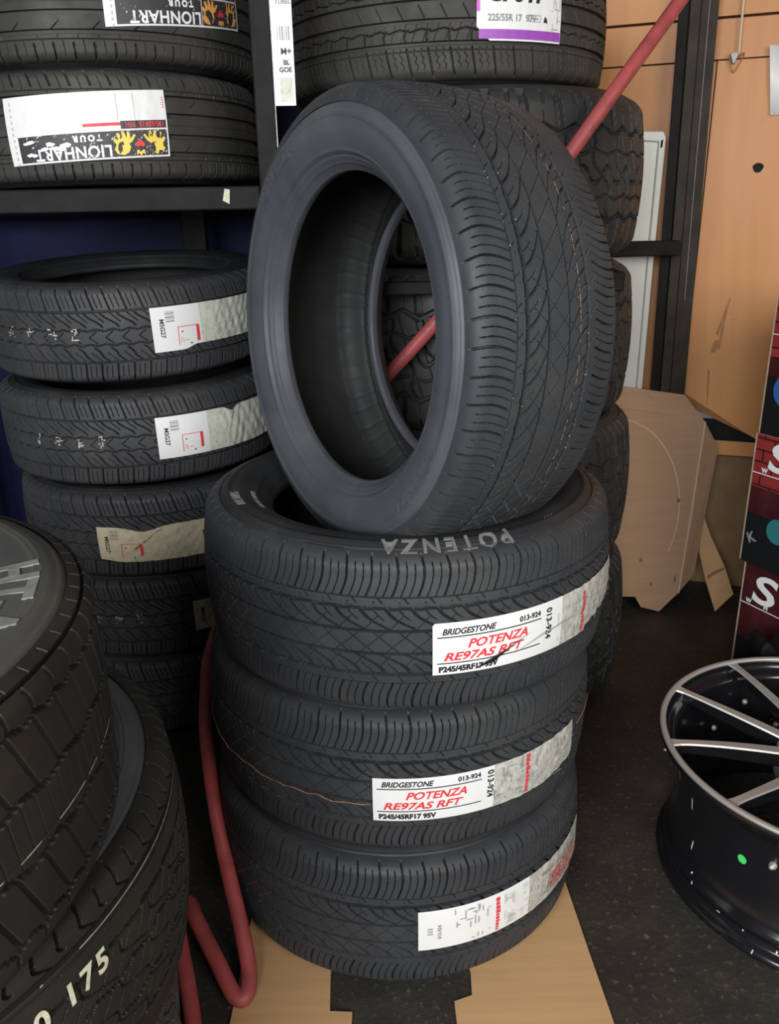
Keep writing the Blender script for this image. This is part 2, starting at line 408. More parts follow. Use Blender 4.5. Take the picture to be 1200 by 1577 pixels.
# sticker wrapped round a tread ---------------------------------------------
def sticker(k, parent, th0, zc, L, Hh, elems, paper=None, paper2=None, split=1.0, wr=0.0, wr_from=0.0, top=None, bot=None, seed=1, slope=0.0, name='paper_label'):
    """u runs to the right 0..L, v runs up 0..Hh, metres"""
    rg = np.random.RandomState(seed); paper = paper or M['paper']; paper2 = paper2 or paper
    ph = rg.rand(12) * 6.28; fq = 40 + rg.rand(12) * 160; fv = (rg.rand(12) - 0.5) * 260
    def wrk(u, v):
        a = np.zeros_like(u, dtype=float)
        for i in range(12): a += np.abs(np.sin(u * fq[i] + v * fv[i] + ph[i]))
        a = (a / 12 - 0.35)
        return wr * a * sst(wr_from, wr_from + 0.05, u) * 3
    def mp(u, v, o):
        u = np.asarray(u, float); v = np.asarray(v, float)
        z = zc - Hh / 2 + v + slope * (u - L / 2)
        r = k.rad_at(z) + 0.0012 + wrk(u, v) + o; th = th0 + u / k.R
        return np.stack([r * np.cos(th), r * np.sin(th), z + k.W / 2 * 0], -1)
    nu = max(int(L / 0.003), 8); nv = max(int(Hh / 0.003), 6)
    us = np.linspace(0, L, nu); top = top or (lambda u: Hh); bot = bot or (lambda u: 0.0)
    g = Geo(); i1 = g.mi(paper); i2 = g.mi(paper2)
    V = []
    for u in us:
        b = bot(u); t = top(u)
        vv = b + (t - b) * np.linspace(0, 1, nv); V.append(mp(np.full(nv, u), vv, 0.0))
    V = np.concatenate(V); g.V = [tuple(v) for v in V]
    for i in range(nu - 1):
        for j in range(nv - 1):
            g.F.append((i * nv + j, (i + 1) * nv + j, (i + 1) * nv + j + 1, i * nv + j + 1)); g.FM.append(i1 if us[i] < split * L else i2)
    for lay, e in enumerate(elems):
        o = 0.0004 + 0.00006 * lay
        if e[0] == 'rect':
            _, u0, v0, u1, v1, m = e[:6]; n = max(int(abs(u1 - u0) / 0.004), 1); m2 = max(int(abs(v1 - v0) / 0.006), 1)
            uu = np.linspace(u0, u1, n + 1); vv = np.linspace(v0, v1, m2 + 1)
            A, B = np.meshgrid(uu, vv, indexing='ij'); P = mp(A.ravel(), B.ravel(), o)
            g.add(P, [(a * (m2 + 1) + b, (a + 1) * (m2 + 1) + b, (a + 1) * (m2 + 1) + b + 1, a * (m2 + 1) + b + 1) for a in range(n) for b in range(m2)], m)
        elif e[0] == 'poly':
            _, pts, m = e; pts = np.array(pts); g.add(mp(pts[:, 0], pts[:, 1], o), [tuple(range(len(pts)))], m)
        elif e[0] == 'text':
            _, s, u, v, size, m = e[:6]; kw = e[6] if len(e) > 6 else {}
            Vt, Ft = text_geo(s, size, kw.get('bold', 0.0003), kw.get('shear', 0.0), 0.0, kw.get('align', 'LEFT'), kw.get('space', 1.0), kw.get('cond', 1.0))
            a = kw.get('rot', 0.0); c, sn = math.cos(a), math.sin(a)
            g.add(mp(u + Vt[:, 0] * c - Vt[:, 1] * sn, v + Vt[:, 0] * sn + Vt[:, 1] * c, o), Ft, m)
    me = g.mesh('label_print', True)
    return link(name, me, parent, (0, 0, k.W / 2))

# ------------------------------------------------------------------ tread patterns (u in 0..1 round the tyre, s across in metres)
def pat_sport(U, s, C):
    N = 60; u = U * N; p = C / N; D = np.zeros_like(U); a = np.abs(s)
    sh = sst(0.0628, 0.0634, a); cv = -4.0 * s - 0.15 * np.sin((a - 0.063) * 60) * np.sign(s)
    un = u + np.where(s > 0, 0, 0.5) + cv
    D = np.maximum(D, 0.0075 * sh * ln(fr(un) * p, 0.0024) * (1 - sst(0.118, 0.125, a)))
    D = np.maximum(D, 0.0045 * sh * ln(fr(un - 0.34) * p, 0.0008) * (1 - sst(0.108, 0.112, a)))
    D = np.maximum(D, 0.0045 * sh * ln(fr(un + 0.34) * p, 0.0008) * (1 - sst(0.106, 0.110, a)))
    D = np.maximum(D, 0.0050 * ln(a - 0.0630, 0.0012))
    D = np.maximum(D, 0.0035 * band(a, 0.054, 0.062) * ln(fr(u * 1.0 + (s - 0.05) * 24) * p * 0.75, 0.0008))
    D = np.maximum(D, 0.0045 * ln(np.hypot(fr(u * 1.0 + 0.45) * p, (a - 0.0560)), 0.0018))
    st = 0.0014 * fr(u)
    D = np.maximum(D, 0.0085 * ln(a - 0.0485 + np.where(s > 0, st, -st), 0.0046))
    rib = band(a, 0.0175, 0.048); w = (a - 0.0175) / 0.03
    arc = 0.22 * np.sin(w * PI) * np.sign(s)
    D = np.maximum(D, 0.0075 * rib * ln(fr(u + 1.25 * s / 0.03 + arc) * p * 0.60, 0.0025))
    D = np.maximum(D, 0.0035 * rib * ln(fr(u + 1.25 * s / 0.03 + arc + 0.5) * p * 0.60, 0.0009) * sst(0.030, 0.033, a))
    D = np.maximum(D, 0.0030 * rib * ln(fr(u * 1.0 - 0.8 * s / 0.03 + 0.3) * p * 0.78, 0.0007) * (1 - sst(0.036, 0.038, a)))
    D = np.maximum(D, 0.0085 * ln(a - 0.0165, 0.0036))
    c = band(a, -0.01, 0.0155)
    D = np.maximum(D, 0.0034 * c * ln(fr(u + s / 0.03 * 1.0) * p * 0.70, 0.0009))
    D = np.maximum(D, 0.0030 * c * ln(fr(u - s / 0.03 * 1.0 + 0.5) * p * 0.70, 0.0007))
    return D
def pat_touring(U, s, C):
    N = 62; u = U * N; p = C / N; D = np.zeros_like(U); a = np.abs(s)
    sh = sst(0.0518, 0.0522, a); cv = np.where(s > 0, 9, -4) * (s - np.where(s > 0, 0.05, -0.05))
    D = np.maximum(D, 0.0075 * sh * ln(fr(u + cv) * p * 0.95, 0.0026) * (1 - sst(0.098, 0.108, a)))
    for q in (0.3, 0.62): D = np.maximum(D, 0.0035 * sh * ln(fr(u - q + cv) * p, 0.0008) * (1 - sst(0.080, 0.084, a)) * sst(0.056, 0.058, a))
    D = np.maximum(D, 0.0080 * ln(a - 0.0500, 0.0032))
    rib = band(a, 0.0165, 0.049)
    D = np.maximum(D, 0.0070 * rib * ln(fr(u + 1.0 * (s / 0.03) * np.sign(s) * np.where(s > 0, 1, -1) + 0.1 * np.sin(a * 190)) * p * 0.72, 0.0022) * sst(0.019, 0.021, a))
    D = np.maximum(D, 0.0035 * rib * ln(fr(u + 1.0 * (s / 0.03) * np.sign(s) * np.where(s > 0, 1, -1) + 0.5) * p * 0.72, 0.0009) * sst(0.028, 0.030, a))
    z = 0.0020 * (np.abs(fr(u)) * 4 - 1)
    D = np.maximum(D, 0.0075 * ln(a - 0.0145 + z, 0.0028))
    D = np.maximum(D, 0.0045 * band(a, -0.01, 0.012) * ln(fr(u - np.abs(s) / 0.03 * 1.2 + 0.5) * p * 0.66, 0.0012))
    return D
def pat_ribbed(U, s, C):
    N = 56; u = U * N; p = C / N; D = np.zeros_like(U); a = np.abs(s)
    for c, w in ((0.018, 0.0075), (0.0475, 0.0065)):
        D = np.maximum(D, 0.0075 * ln(a - c, w))
    sh = sst(0.0585, 0.0600, a); cv = np.where(s > 0, 0, 0.5) + 5.5 * (a - 0.06) ** 1 * np.sign(s) + 160 * (a - 0.06) ** 2
    D = np.maximum(D, 0.006 * sh * ln(fr(u + cv) * p, 0.0030) * sst(0.063, 0.069, a) * (1 - sst(0.094, 0.104, a)))
    D = np.maximum(D, 0.002 * sh * ln(fr(u + cv + 0.5) * p, 0.0008) * (1 - sst(0.085, 0.09, a)))
    D = np.maximum(D, 0.0022 * ln(a - 0.0590, 0.0014))
    D = np.maximum(D, 0.0012 * band(a, 0.051, 0.0585) * ln(fr(u + 0.2) * p, 0.001))
    rib = band(a, 0.022, 0.044)
    D = np.maximum(D, 0.0034 * rib * ln(fr(u * 0.5 - s / 0.03 * 0.5) * 2 * p * 0.8, 0.0016) * sst(0.030, 0.036, a))
    D = np.maximum(D, 0.0012 * ln(s, 0.0012))
    return D
def pat_comfort(U, s, C):
    N = 54; u = U * N; p = C / N; D = np.zeros_like(U); a = np.abs(s)
    D = np.maximum(D, 0.0075 * ln(a - 0.0150, 0.0062)); D = np.maximum(D, 0.0075 * ln(a - 0.0500, 0.0062))
    sh = sst(0.056, 0.0575, a); cv = 5 * s
    D = np.maximum(D, 0.0062 * sh * ln(fr(u + cv) * p, 0.0026) * (1 - sst(0.102, 0.112, a)))
    for q in (0.33, 0.66): D = np.maximum(D, 0.0018 * sh * ln(fr(u + cv + q + 0.05 * np.sin(a * 500)) * p, 0.0009) * (1 - sst(0.088, 0.094, a)))
    D = np.maximum(D, 0.0018 * ln(a - 0.0610, 0.0012))
    rib = band(a, 0.0185, 0.0465)
    D = np.maximum(D, 0.0055 * rib * ln(fr(u + 16 * s * np.sign(s) + 0.2 * np.sin((a - 0.018) * 110)) * p * 0.85, 0.0026) * sst(0.026, 0.030, a))
    D = np.maximum(D, 0.0050 * ln(a - 0.029 + 0.0018 * np.cos(u * 2 * PI), 0.0016))
    D = np.maximum(D, 0.0012 * rib * ln(fr(u * 2 + 20 * a) * p / 2, 0.0009))
    D = np.maximum(D, 0.0020 * band(a, -0.01, 0.011) * ln(fr(u + 14 * s) * p, 0.0012))
    return D
def pat_offroad(U, s, C):
    N = 34; u = U * N; p = C / N; D = np.zeros_like(U); a = np.abs(s)
    zg = np.abs(fr(u + np.where(s > 0, 0, 0.5))) * 2        # 0..1 zigzag
    D = np.maximum(D, 0.011 * ln(a - 0.078 + 0.016 * (zg - 0.5), 0.0065, 0.002))
    D = np.maximum(D, 0.011 * ln(s - 0.010 * np.sin(u * 2 * PI) - 0.004 * np.sign(np.sin(u * 2 * PI)), 0.006, 0.002))
    mid = band(a, 0.0, 0.080, 0.004)
    D = np.maximum(D, 0.011 * mid * ln(fr(u + 0.6 * s / 0.08 + 0.18 * np.sign(s) * np.sin(a * 70)) * p, 0.0065, 0.002))
    D = np.maximum(D, 0.004 * mid * ln(fr(u * 2 + 0.6 * s / 0.06 + 0.5) * p / 2, 0.0014))
    D = np.maximum(D, 0.008 * mid * ln(a - 0.040 + 0.010 * (np.abs(fr(u + 0.3)) * 2 - 0.5), 0.0040, 0.0015))
    sh = sst(0.076, 0.082, a)
    D = np.maximum(D, 0.011 * sh * ln(fr(u + 0.5 + np.where(s > 0, 0, 0.5) + 1.5 * (a - 0.08)) * p, 0.013, 0.003))
    D = np.maximum(D, 0.005 * sst(0.118, 0.13, a) * ln(fr(u + np.where(s > 0, 0, 0.5)) * p, 0.006, 0.002))
    D = np.maximum(D, 0.003 * sh * ln(fr(u + np.where(s > 0, 0, 0.5)) * p, 0.0015) * (1 - sst(0.105, 0.11, a)))
    return D
def pat_allterrain(U, s, C):
    N = 74; u = U * N; p = C / N; D = np.zeros_like(U); a = np.abs(s)
    D = np.maximum(D, 0.0060 * ln(a - 0.1060, 0.0026, 0.0006))
    D = np.maximum(D, 0.0075 * ln(a - 0.0800 + 0.002 * (np.abs(fr(u)) * 4 - 1), 0.0034, 0.0006))
    D = np.maximum(D, 0.0070 * sst(0.079, 0.081, a) * ln(fr(u + 3 * (a - 0.07)) * p, 0.0026, 0.0006) * (1 - sst(0.104, 0.106, a)))
    D = np.maximum(D, 0.0020 * sst(0.106, 0.107, a) * ln(fr(u + 0.5) * p, 0.0018) * (1 - sst(0.116, 0.118, a)))
    D = np.maximum(D, 0.0075 * ln(a - 0.026 + 0.003 * (np.abs(fr(u * 0.5 + 0.5)) * 4 - 1), 0.0040, 0.001))
    mid = band(a, 0.028, 0.079, 0.002)
    D = np.maximum(D, 0.006 * mid * ln(fr(u + 14 * s) * p * 0.8, 0.0026, 0.0006))
    D = np.maximum(D, 0.0025 * ln(fr(u * 2 + 9 * s) * p / 2, 0.0010) * (a < 0.026))
    return D
def pat_truck(U, s, C):
    N = 46; u = U * N; p = C / N; D = np.zeros_like(U); a = np.abs(s)
    sh = sst(0.0865, 0.0870, a); t = np.clip((a - 0.0865) / 0.036, 0, 1)
    cv = -0.42 * (1 - sst(0, 0.35, t)) - 0.30 * t + np.where(s > 0, 0, .5)
    D = np.maximum(D, 0.008 * sh * ln(fr(u + cv) * p, 0.0032) * (1 - sst(0.119, 0.125, a)))
    D = np.maximum(D, 0.007 * sst(0.094, 0.095, a) * ln(fr(u + cv + 0.5) * p, 0.0028) * (1 - sst(0.112, 0.114, a)))
    D = np.maximum(D, 0.0085 * ln(a - 0.0865, 0.0036))
    D = np.maximum(D, 0.0035 * ln(a - 0.0790 + 0.002 * np.abs(fr(u)), 0.0012))
    D = np.maximum(D, 0.0085 * ln(a - 0.0560 + 0.003 * fr(u), 0.0042))
    mid = band(a, 0.0, 0.053, 0.001)
    D = np.maximum(D, 0.0065 * mid * ln(fr(u + 0.8 * s / 0.03 + 0.15 * np.sin(s * 200)) * p * 0.8, 0.0024))
    D = np.maximum(D, 0.0085 * ln(a - 0.021 + 0.003 * (np.abs(fr(u)) * 4 - 1), 0.0036))
    D = np.maximum(D, 0.0030 * mid * ln(fr(u * 2 - 1.2 * s / 0.03) * p * 0.4, 0.0009))
    return D

# ------------------------------------------------------------------ the setting
def struct(name, me, loc=(0, 0, 0), rot=(0, 0, 0)):
    o = link(name, me, None, loc, rot); o['kind'] = 'structure'; return o
g = Geo(); g.box(-2.2, 2.4, -3.0, 3.2, -0.05, 0.0, M['floor']); struct('floor', g.mesh('floor'))
g = Geo(); g.box(-2.2, 2.4, -0.6, 3.2, 2.75, 2.85, M['ceiling']); struct('ceiling', g.mesh('ceiling'))
g = Geo(); g.box(-2.2, 0.60, 2.50, 2.60, 0, 2.75, M['navy']); struct('wall_back', g.mesh('wall_back'))
g = Geo(); g.box(-2.3, -2.2, -0.6, 2.6, 0, 2.75, M['side_wall']); struct('wall_left', g.mesh('wall_left'))
# plywood wall, in its own frame: t along, z up; origin (0.62, 2.47), turned by -20 degrees
WR = math.radians(-20)
WO = (0.62, 2.47, 0)
g = Geo()
for t0, t1, z0, z1, y in ((-0.05, 1.9, 1.588, 2.75, 0.000), (-0.05, 1.9, 1.492, 1.582, 0.004), (0.255, 1.9, 0.60, 1.488, 0.0), (-0.05, 0.252, 0.45, 1.488, 0.006)):
    g.box(t0, t1, y, y + 0.02, z0, z1, M['ply'])
g.box(-0.05, 1.9, 0.021, 0.06, 0.63, 2.75, M['seam'])
g.prism([(0.255, 0.60), (0.255, 0.632), (0.30, 0.604), (0.37, 0.560), (0.45, 0.516), (0.55, 0.46), (1.9, 0.44), (1.9, 0.60)], lambda a, b, t: (a, t, b), 0.0, 0.02, M['ply'])
struct('wall_right', g.mesh('wall_right'), WO, (0, 0, WR))
g = Geo(); g.box(-0.05, 1.9, 0.10, 0.14, 0.0, 0.46, M['ply_low']); struct('trim_1', g.mesh('low_panel'), WO, (0, 0, WR))
g = Geo(); g.box(0.20, 1.9, 0.02, 0.11, 0.492, 0.535, M['steel_black']); struct('trim_2', g.mesh('black_ledge'), WO, (0, 0, WR))
g = Geo(); g.box(0.20, 1.9, 0.035, 0.09, 0.445, 0.492, M['ply']); struct('trim_3', g.mesh('wood_ledge'), WO, (0, 0, WR))
g = Geo(); g.box(1.9 + 0.3, 2.3, -0.6, 2.0, 0, 2.75, M['side_wall']); struct('wall_far_right', g.mesh('wall_far_right'))
# marks of the plywood
def on_wall(t, y, z): 
    c, s = math.cos(WR), math.sin(WR); return (WO[0] + t * c - y * s, WO[1] + t * s + y * c, z)
hole = Geo(); hole.add([(0.381 + 0.013 * math.cos(a) * (1 + 0.1 * math.sin(3 * a)), -0.0012, 1.232 + 0.012 * math.sin(a)) for a in np.linspace(0, 2 * PI, 20, endpoint=False)], [tuple(range(20))], M['dark_hole'])
for (t0, z0, t1, z1, w0, w1) in ((0.352, 0.90, 0.328, 0.80, 0.002, 0.004), (0.330, 0.785, 0.322, 0.750, 0.006, 0.007), (0.346, 0.87, 0.336, 0.76, 0.002, 0.004), (0.317, 0.70, 0.324, 0.60, 0.003, 0.0015), (0.375, 0.845, 0.36, 0.842, 0.002, 0.002)):
    hole.add([(t0 - w0, -0.001, z0), (t0 + w0, -0.001, z0), (t1 + w1, -0.001, z1), (t1 - w1, -0.001, z1)], [(3, 2, 1, 0)], M['stain'])
o = struct('trim_4', hole.mesh('wall_marks'), WO, (0, 0, WR))

# ------------------------------------------------------------------ tyre kinds
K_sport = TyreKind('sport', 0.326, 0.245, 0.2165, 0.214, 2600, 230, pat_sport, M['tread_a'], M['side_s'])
K_tour = TyreKind('touring', 0.315, 0.198, 0.212, 0.172, 2000, 150, pat_touring, M['tread_b'], M['side_s'])
K_rib = TyreKind('ribbed', 0.315, 0.195, 0.205, 0.170, 1900, 150, pat_ribbed, M['tread_c'], M['side_s'])
K_comf = TyreKind('comfort', 0.338, 0.225, 0.216, 0.198, 1900, 160, pat_comfort, M['tread_c'], M['side_s'])
K_off = TyreKind('offroad', 0.375, 0.31, 0.210, 0.262, 1500, 170, pat_offroad, M['tread_d'], M['tread_d'], crown=0.35, sharp=1.0)
K_at = TyreKind('allterrain', 0.351, 0.228, 0.205, 0.196, 2200, 170, pat_allterrain, M['tread_e'], M['side_e'], crown=0.06)
K_truck = TyreKind('truck', 0.364, 0.226, 0.205, 0.206, 2300, 180, pat_truck, M['tread_e'], M['side_a'], crown=0.5)

# ------------------------------------------------------------------ main stack of sport tyres
FRONT = -PI / 2
def d2r(a): return math.radians(a)
t1 = K_sport.build('top flat tyre of the middle stack, directly under the upright tyre', (0.026, 1.278, 0.6200), (0.004, -0.003, 0), 'flat tyres of the middle stack')
link('raised_lettering', ring_text(K_sport, 'POTENZA', 0.030, 0.2800, d2r(-80), 0.0008, M['letter'], h=0.0020, space=1.38).mesh('sidewall_word'), t1, (0, 0, K_sport.W / 2))
gb = Geo()
for q in np.linspace(d2r(-97), d2r(-107), 2):
    pass
V = []; F = []
for i, a in enumerate(np.linspace(d2r(-107), d2r(-118), 12)):
    for r in (0.278, 0.297): V.append((r * math.cos(a), r * math.sin(a), float(K_sport.side_z(r)) + 0.0012))
F = [(2 * i, 2 * i + 1, 2 * i + 3, 2 * i + 2) for i in range(11)]
gb.add(V, F, M['gloss_black'])
link('raised_lettering', gb.mesh('sidewall_block'), t1, (0, 0, K_sport.W / 2))
link('raised_lettering', ring_text(K_sport, 'RE97AS', 0.018, 0.266, d2r(-160), 0.0006, M['letter']).mesh('sidewall_word'), t1, (0, 0, K_sport.W / 2))
link('raised_lettering', ring_text(K_sport, '///', 0.024, 0.2780, d2r(-46), 0.0008, M['letter']).mesh('sidewall_word'), t1, (0, 0, K_sport.W / 2))
link('raised_lettering', ring_text(K_sport, 'TUBELESS  RADIAL', 0.009, 0.240, d2r(-160), 0.0002, M['letter']).mesh('sidewall_word'), t1, (0, 0, K_sport.W / 2))
# second and third copies
def tyre_copy(src, K, label, centre, rot, skip=('paper_label', 'raised_lettering', 'paint_line', 'crayon_mark', 'wire_thread'), group=None, spin=0.0):
    R3 = Euler(rot).to_matrix(); c = Vector(centre) - R3 @ Vector((0, 0, K.W / 2))
    r = src.copy(); COL.objects.link(r); r.location = c; r.rotation_euler = rot; r['label'] = label
    if group is None:
        if 'group' in r: del r['group']
    else: r['group'] = group
    for ch in list(src.children):
        if ch.name.split('.')[0] in skip: continue
        cc = ch.copy(); COL.objects.link(cc); cc.parent = r
        if spin: cc.rotation_euler = (0, 0, spin)
    return r
t2 = tyre_copy(t1, K_sport, 'middle flat tyre of the central stack, an orange line running into its label', (0.011, 1.292, 0.3735), (0.002, 0.004, 0), group='flat tyres of the middle stack', spin=0.3)
t3 = tyre_copy(t1, K_sport, 'bottom tyre of the central stack, resting on cardboard on the floor', (0.006, 1.277, 0.1280), (0, 0.002, 0), group='flat tyres of the middle stack', spin=0.9)
# upright tyre: axis points right and away
phi = d2r(57.0); psi = d2r(-2.4)
ax = Vector((math.sin(phi) * math.cos(psi), math.cos(phi) * math.cos(psi), math.sin(psi)))
zl = -ax                                       # local +z = face turned to the camera
xl = Vector((math.cos(phi), -math.sin(phi), 0)); yl = zl.cross(xl)
RT = Matrix((xl, yl, zl)).transposed().to_euler()
ts = tyre_copy(t1, K_sport, 'black tyre standing upright on top of the middle stack, its round hole open to view', (0.0248, 1.250, 0.979), RT, group=None)
off = (0, 0, K_sport.W / 2)
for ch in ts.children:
    if ch.name.startswith('sidewall'): ch.material_slots[0].link = 'OBJECT'; ch.material_slots[0].material = M['side_a']  # lighter sidewall copy: light on the upright face put into the colour
link('raised_lettering', ring_text(K_sport, 'POTENZA', 0.028, 0.2635, d2r(-38), 0.0005, M['side_a'], space=1.1).mesh('sidewall_word'), ts, off)
link('raised_lettering', ring_text(K_sport, 'POTENZA', 0.028, 0.2635, d2r(128), 0.0005, M['side_a'], space=1.1).mesh('sidewall_word'), ts, off)
link('paint_line', ring_line(K_sport, -0.0335, 0.0009, d2r(-70), d2r(95), M['paint_orange'], 420, gaps=0.30, seed=3, wob=0.0003).mesh('paint_line'), ts, off)['label'] = 'broken orange line along the tread'
gs = Geo(); rg = np.random.RandomState(5)
for i in range(60):
    th = d2r(-80 + 170 * rg.rand()); s = rg.choice([0.063, -0.0475, 0.0475, 0.064]) + rg.randn() * 0.001; r = float(K_sport.rad_at(s)) + 0.0006; w = 0.0004 + 0.0005 * rg.rand()
    gs.add([(r * math.cos(th + a / r), r * math.sin(th + a / r), s + b) for a, b in ((-w, -w), (w, -w), (w, w), (-w, w))], [(0, 1, 2, 3)], M['paint_white'])
link('moulding_speck', gs.mesh('specks'), ts, off)['kind'] = 'stuff'
link('wire_thread', tube_mesh('thread', [((float(K_sport.rad_at(z)) + 0.0016) * math.cos(a), (float(K_sport.rad_at(z)) + 0.0016) * math.sin(a), z) for a, z in
     [(d2r(x), -0.022 + 0.0016 * math.sin(x * 0.31) + 0.0012 * math.sin(x * 0.83) + (0.0025 if x in (-124, -112) else 0)) for x in range(-178, -97, 2)]], 0.0007, M['paint_orange'], sub=2, nseg=5), t2, off)['label'] = 'thin orange thread lying in the tread'
link('wire_thread', tube_mesh('thread', [((float(K_sport.rad_at(z)) + 0.0016) * math.cos(a), (float(K_sport.rad_at(z)) + 0.0016) * math.sin(a), z) for a, z in
     [(d2r(x), 0.006 + 0.0016 * math.sin(x * 0.31)) for x in range(-32, -14, 2)]], 0.0006, M['paint_orange'], sub=2, nseg=5), t2, off)

BK, RD, GR, PL = M['black_print'], M['red_print'], M['grey_print'], M['pale_print']
def sport_label(seed, var=0):
    E = [('text', 'BRIDGESTONE', 0.012, 0.0600, 0.0120, BK, dict(bold=0.0004, shear=0.3, cond=0.92)),
         ('text', '013-924', 0.122, 0.0610, 0.0105, BK, dict(bold=0.0004)),
         ('rect', 0.006, 0.0555, 0.158, 0.0572, BK),
         ('text', 'POTENZA', 0.046, 0.0385, 0.0175, RD, dict(bold=0.00045, shear=0.3, cond=1.12)),
         ('text', 'RE97AS RFT', 0.014, 0.0215, 0.0165, RD, dict(bold=0.00045, shear=0.3, cond=1.3)),
         ('rect', 0.006, 0.0168, 0.158, 0.0184, BK),
         ('text', 'P245/45RF17 95V', 0.008, 0.0045, 0.0115, BK, dict(bold=0.0006, cond=0.98)),
         ('text', '013-924', 0.168, 0.068, 0.0135, BK, dict(bold=0.0004, rot=-PI / 2, space=1.05))]
    return E
def fine_print(u0, u1, H, seed, dark=GR, n=26):
    rg = np.random.RandomState(seed); E = []
    for i in range(n):
        u = u0 + (u1 - u0) * rg.rand(); v = H * (0.08 + 0.8 * rg.rand()); l = 0.004 + 0.016 * rg.rand()
        if rg.rand() < 0.5: E.append(('rect', u, v, u + 0.0012, min(v + l, H * 0.95), dark))
        else: E.append(('rect', u, v, min(u + l, u1), v + 0.001, dark))
    return E
def red_strip(u, H):
    E = []; v = 0.004; rg = np.random.RandomState(int(u * 1e4))
    while v < H - 0.01:
        l = 0.003 + 0.004 * rg.rand(); w = 0.005 + 0.003 * rg.rand(); E.append(('rect', u, v, u + w, v + l, RD)); v += l + 0.0015
    return E
e1 = sport_label(1) + red_strip(0.247, 0.076) + fine_print(0.19, 0.24, 0.076, 5, PL) + fine_print(0.262, 0.36, 0.076, 6, PL)
e1 += [('poly', [(0.055, 0.0055), (0.075, 0.011), (0.112, 0.032), (0.140, 0.044), (0.112, 0.0335), (0.082, 0.0125), (0.062, 0.010)], BK),
       ('poly', [(0.105, 0.014), (0.16, 0.033), (0.225, 0.040), (0.225, 0.041), (0.16, 0.0345)], GR)]
sticker(K_sport, t1, d2r(-85.3), -0.0120, 0.372, 0.077, e1, M['paper'], M['foil_dirty'], split=0.53, wr=0.0012, wr_from=0.20, seed=3,
        bot=lambda u: 0.0 if u < 0.262 else 0.008 + 0.12 * (u - 0.262), top=lambda u: 0.077 - 0.003 * max(0, 1 - u / 0.004) ** 2)
e2 = sport_label(2) + red_strip(0.235, 0.076) + fine_print(0.17, 0.23, 0.076, 9, GR, 20) + fine_print(0.25, 0.35, 0.076, 8, PL, 40)
sticker(K_sport, t2, d2r(-97.4), -0.0130, 0.355, 0.074, e2, M['paper'], M['foil_dirty'], split=0.50, wr=0.0011, wr_from=0.18, seed=5,
        bot=lambda u: 0.0 if u < 0.28 else 0.15 * (u - 0.28))
e3 = [('text', '013-924', 0.035, 0.020, 0.008, GR, dict(rot=PI / 2)), ('rect', 0.014, 0.03, 0.022, 0.032, GR), ('rect', 0.014, 0.035, 0.022, 0.037, GR), ('rect', 0.014, 0.04, 0.022, 0.042, GR)]
e3 += red_strip(0.125, 0.074) + fine_print(0.055, 0.115, 0.074, 12, GR, 22) + fine_print(0.14, 0.2, 0.074, 13, PL, 34)
e3 += [('text', 'RE97AS RFT', 0.335, 0.052, 0.0165, RD, dict(bold=0.00045, shear=0.3, rot=PI, cond=1.1)), ('rect', 0.215, 0.062, 0.36, 0.0636, BK), ('rect', 0.215, 0.022, 0.36, 0.0236, BK),
       ('text', 'POTENZA', 0.315, 0.036, 0.0155, RD, dict(bold=0.00045, shear=0.3, rot=PI, cond=1.1))]
sticker(K_sport, t3, d2r(-85.5), 0.0030, 0.368, 0.074, e3, M['paper'], M['foil_dirty'], split=0.52, wr=0.0009, wr_from=0.16, seed=7)

# ------------------------------------------------------------------ left stack of touring tyres (floor to eye height)
LC = (-0.58, 1.952); zs = [0.904, 0.703, 0.502, 0.301, 0.100]
LL = ['top flat tyre of the left stack, white label with yellowish crumpled right half',
      'second tyre down in the left stack, silvery label crumpled at its right end',
      'third tyre down in the left stack, tan label creased across the middle',
      'fourth tyre down in the left stack, with a small square label near the middle stack',
      'lowest tyre of the left stack, sunk in shadow behind the near left tyres']
LO = [(0, 0), (0.004, 0.003), (0.02, 0.0), (0.012, 0.004), (0.0, 0.0)]
LT = [0, 0.030, 0.010, 0, 0]; zs[1] = 0.715
lt = [K_tour.build(LL[0], (LC[0], LC[1] + 0.006, 0.941), (0.068, -0.012, 0), 'flat tyres of the left stack')]
for i in range(1, 5):
    lt.append(tyre_copy(lt[0], K_tour, LL[i], (LC[0] + LO[i][0], LC[1] + LO[i][1], zs[i]), (LT[i], -0.010, 0), group='flat tyres of the left stack', spin=0.31 * i))
def tour_label(H, clip=1.0):
    E = [('text', 'MSG27', 0.016, H * 0.74, 0.0125, BK, dict(bold=0.0003, rot=-PI / 2, cond=1.0))]
    for i, (w, x) in enumerate(((0.0026, 0), (0.0012, .0045), (0.003, .0075), (0.0012, 0.0125), (0.0024, .0155), (0.001, .0195))):
        E.append(('rect', 0.028, H * 0.66 + x, 0.046, H * 0.66 + x + w, GR))
    if clip >= 1:
        E += [('rect', 0.050, H * 0.52, 0.094, H * 0.535, RD), ('rect', 0.050, 0.010, 0.0512, H * 0.53, RD), ('rect', 0.089, 0.014, 0.095, H * 0.53, RD),
              ('rect', 0.055, 0.016, 0.0562, H * 0.3, M['pink_print']), ('rect', 0.059, 0.014, 0.0602, H * 0.28, M['pink_print']), ('rect', 0.064, 0.018, 0.070, 0.020, M['pink_print']),
              ('rect', 0.057, H * 0.40, 0.060, H * 0.43, BK), ('rect', 0.074, 0.010, 0.077, 0.013, BK)]
    return E
def th_at(xw): return -math.acos(max(-1, min(1, (xw - LC[0]) / K_tour.R)))
H4 = 0.088
sticker(K_tour, lt[0], th_at(-0.462), 0.006, 0.30, H4, tour_label(H4), M['paper'], M['foil'], split=0.33, wr=0.0020, wr_from=0.10, seed=11, bot=lambda u: 0.008 * sst(0.06, 0.09, u))
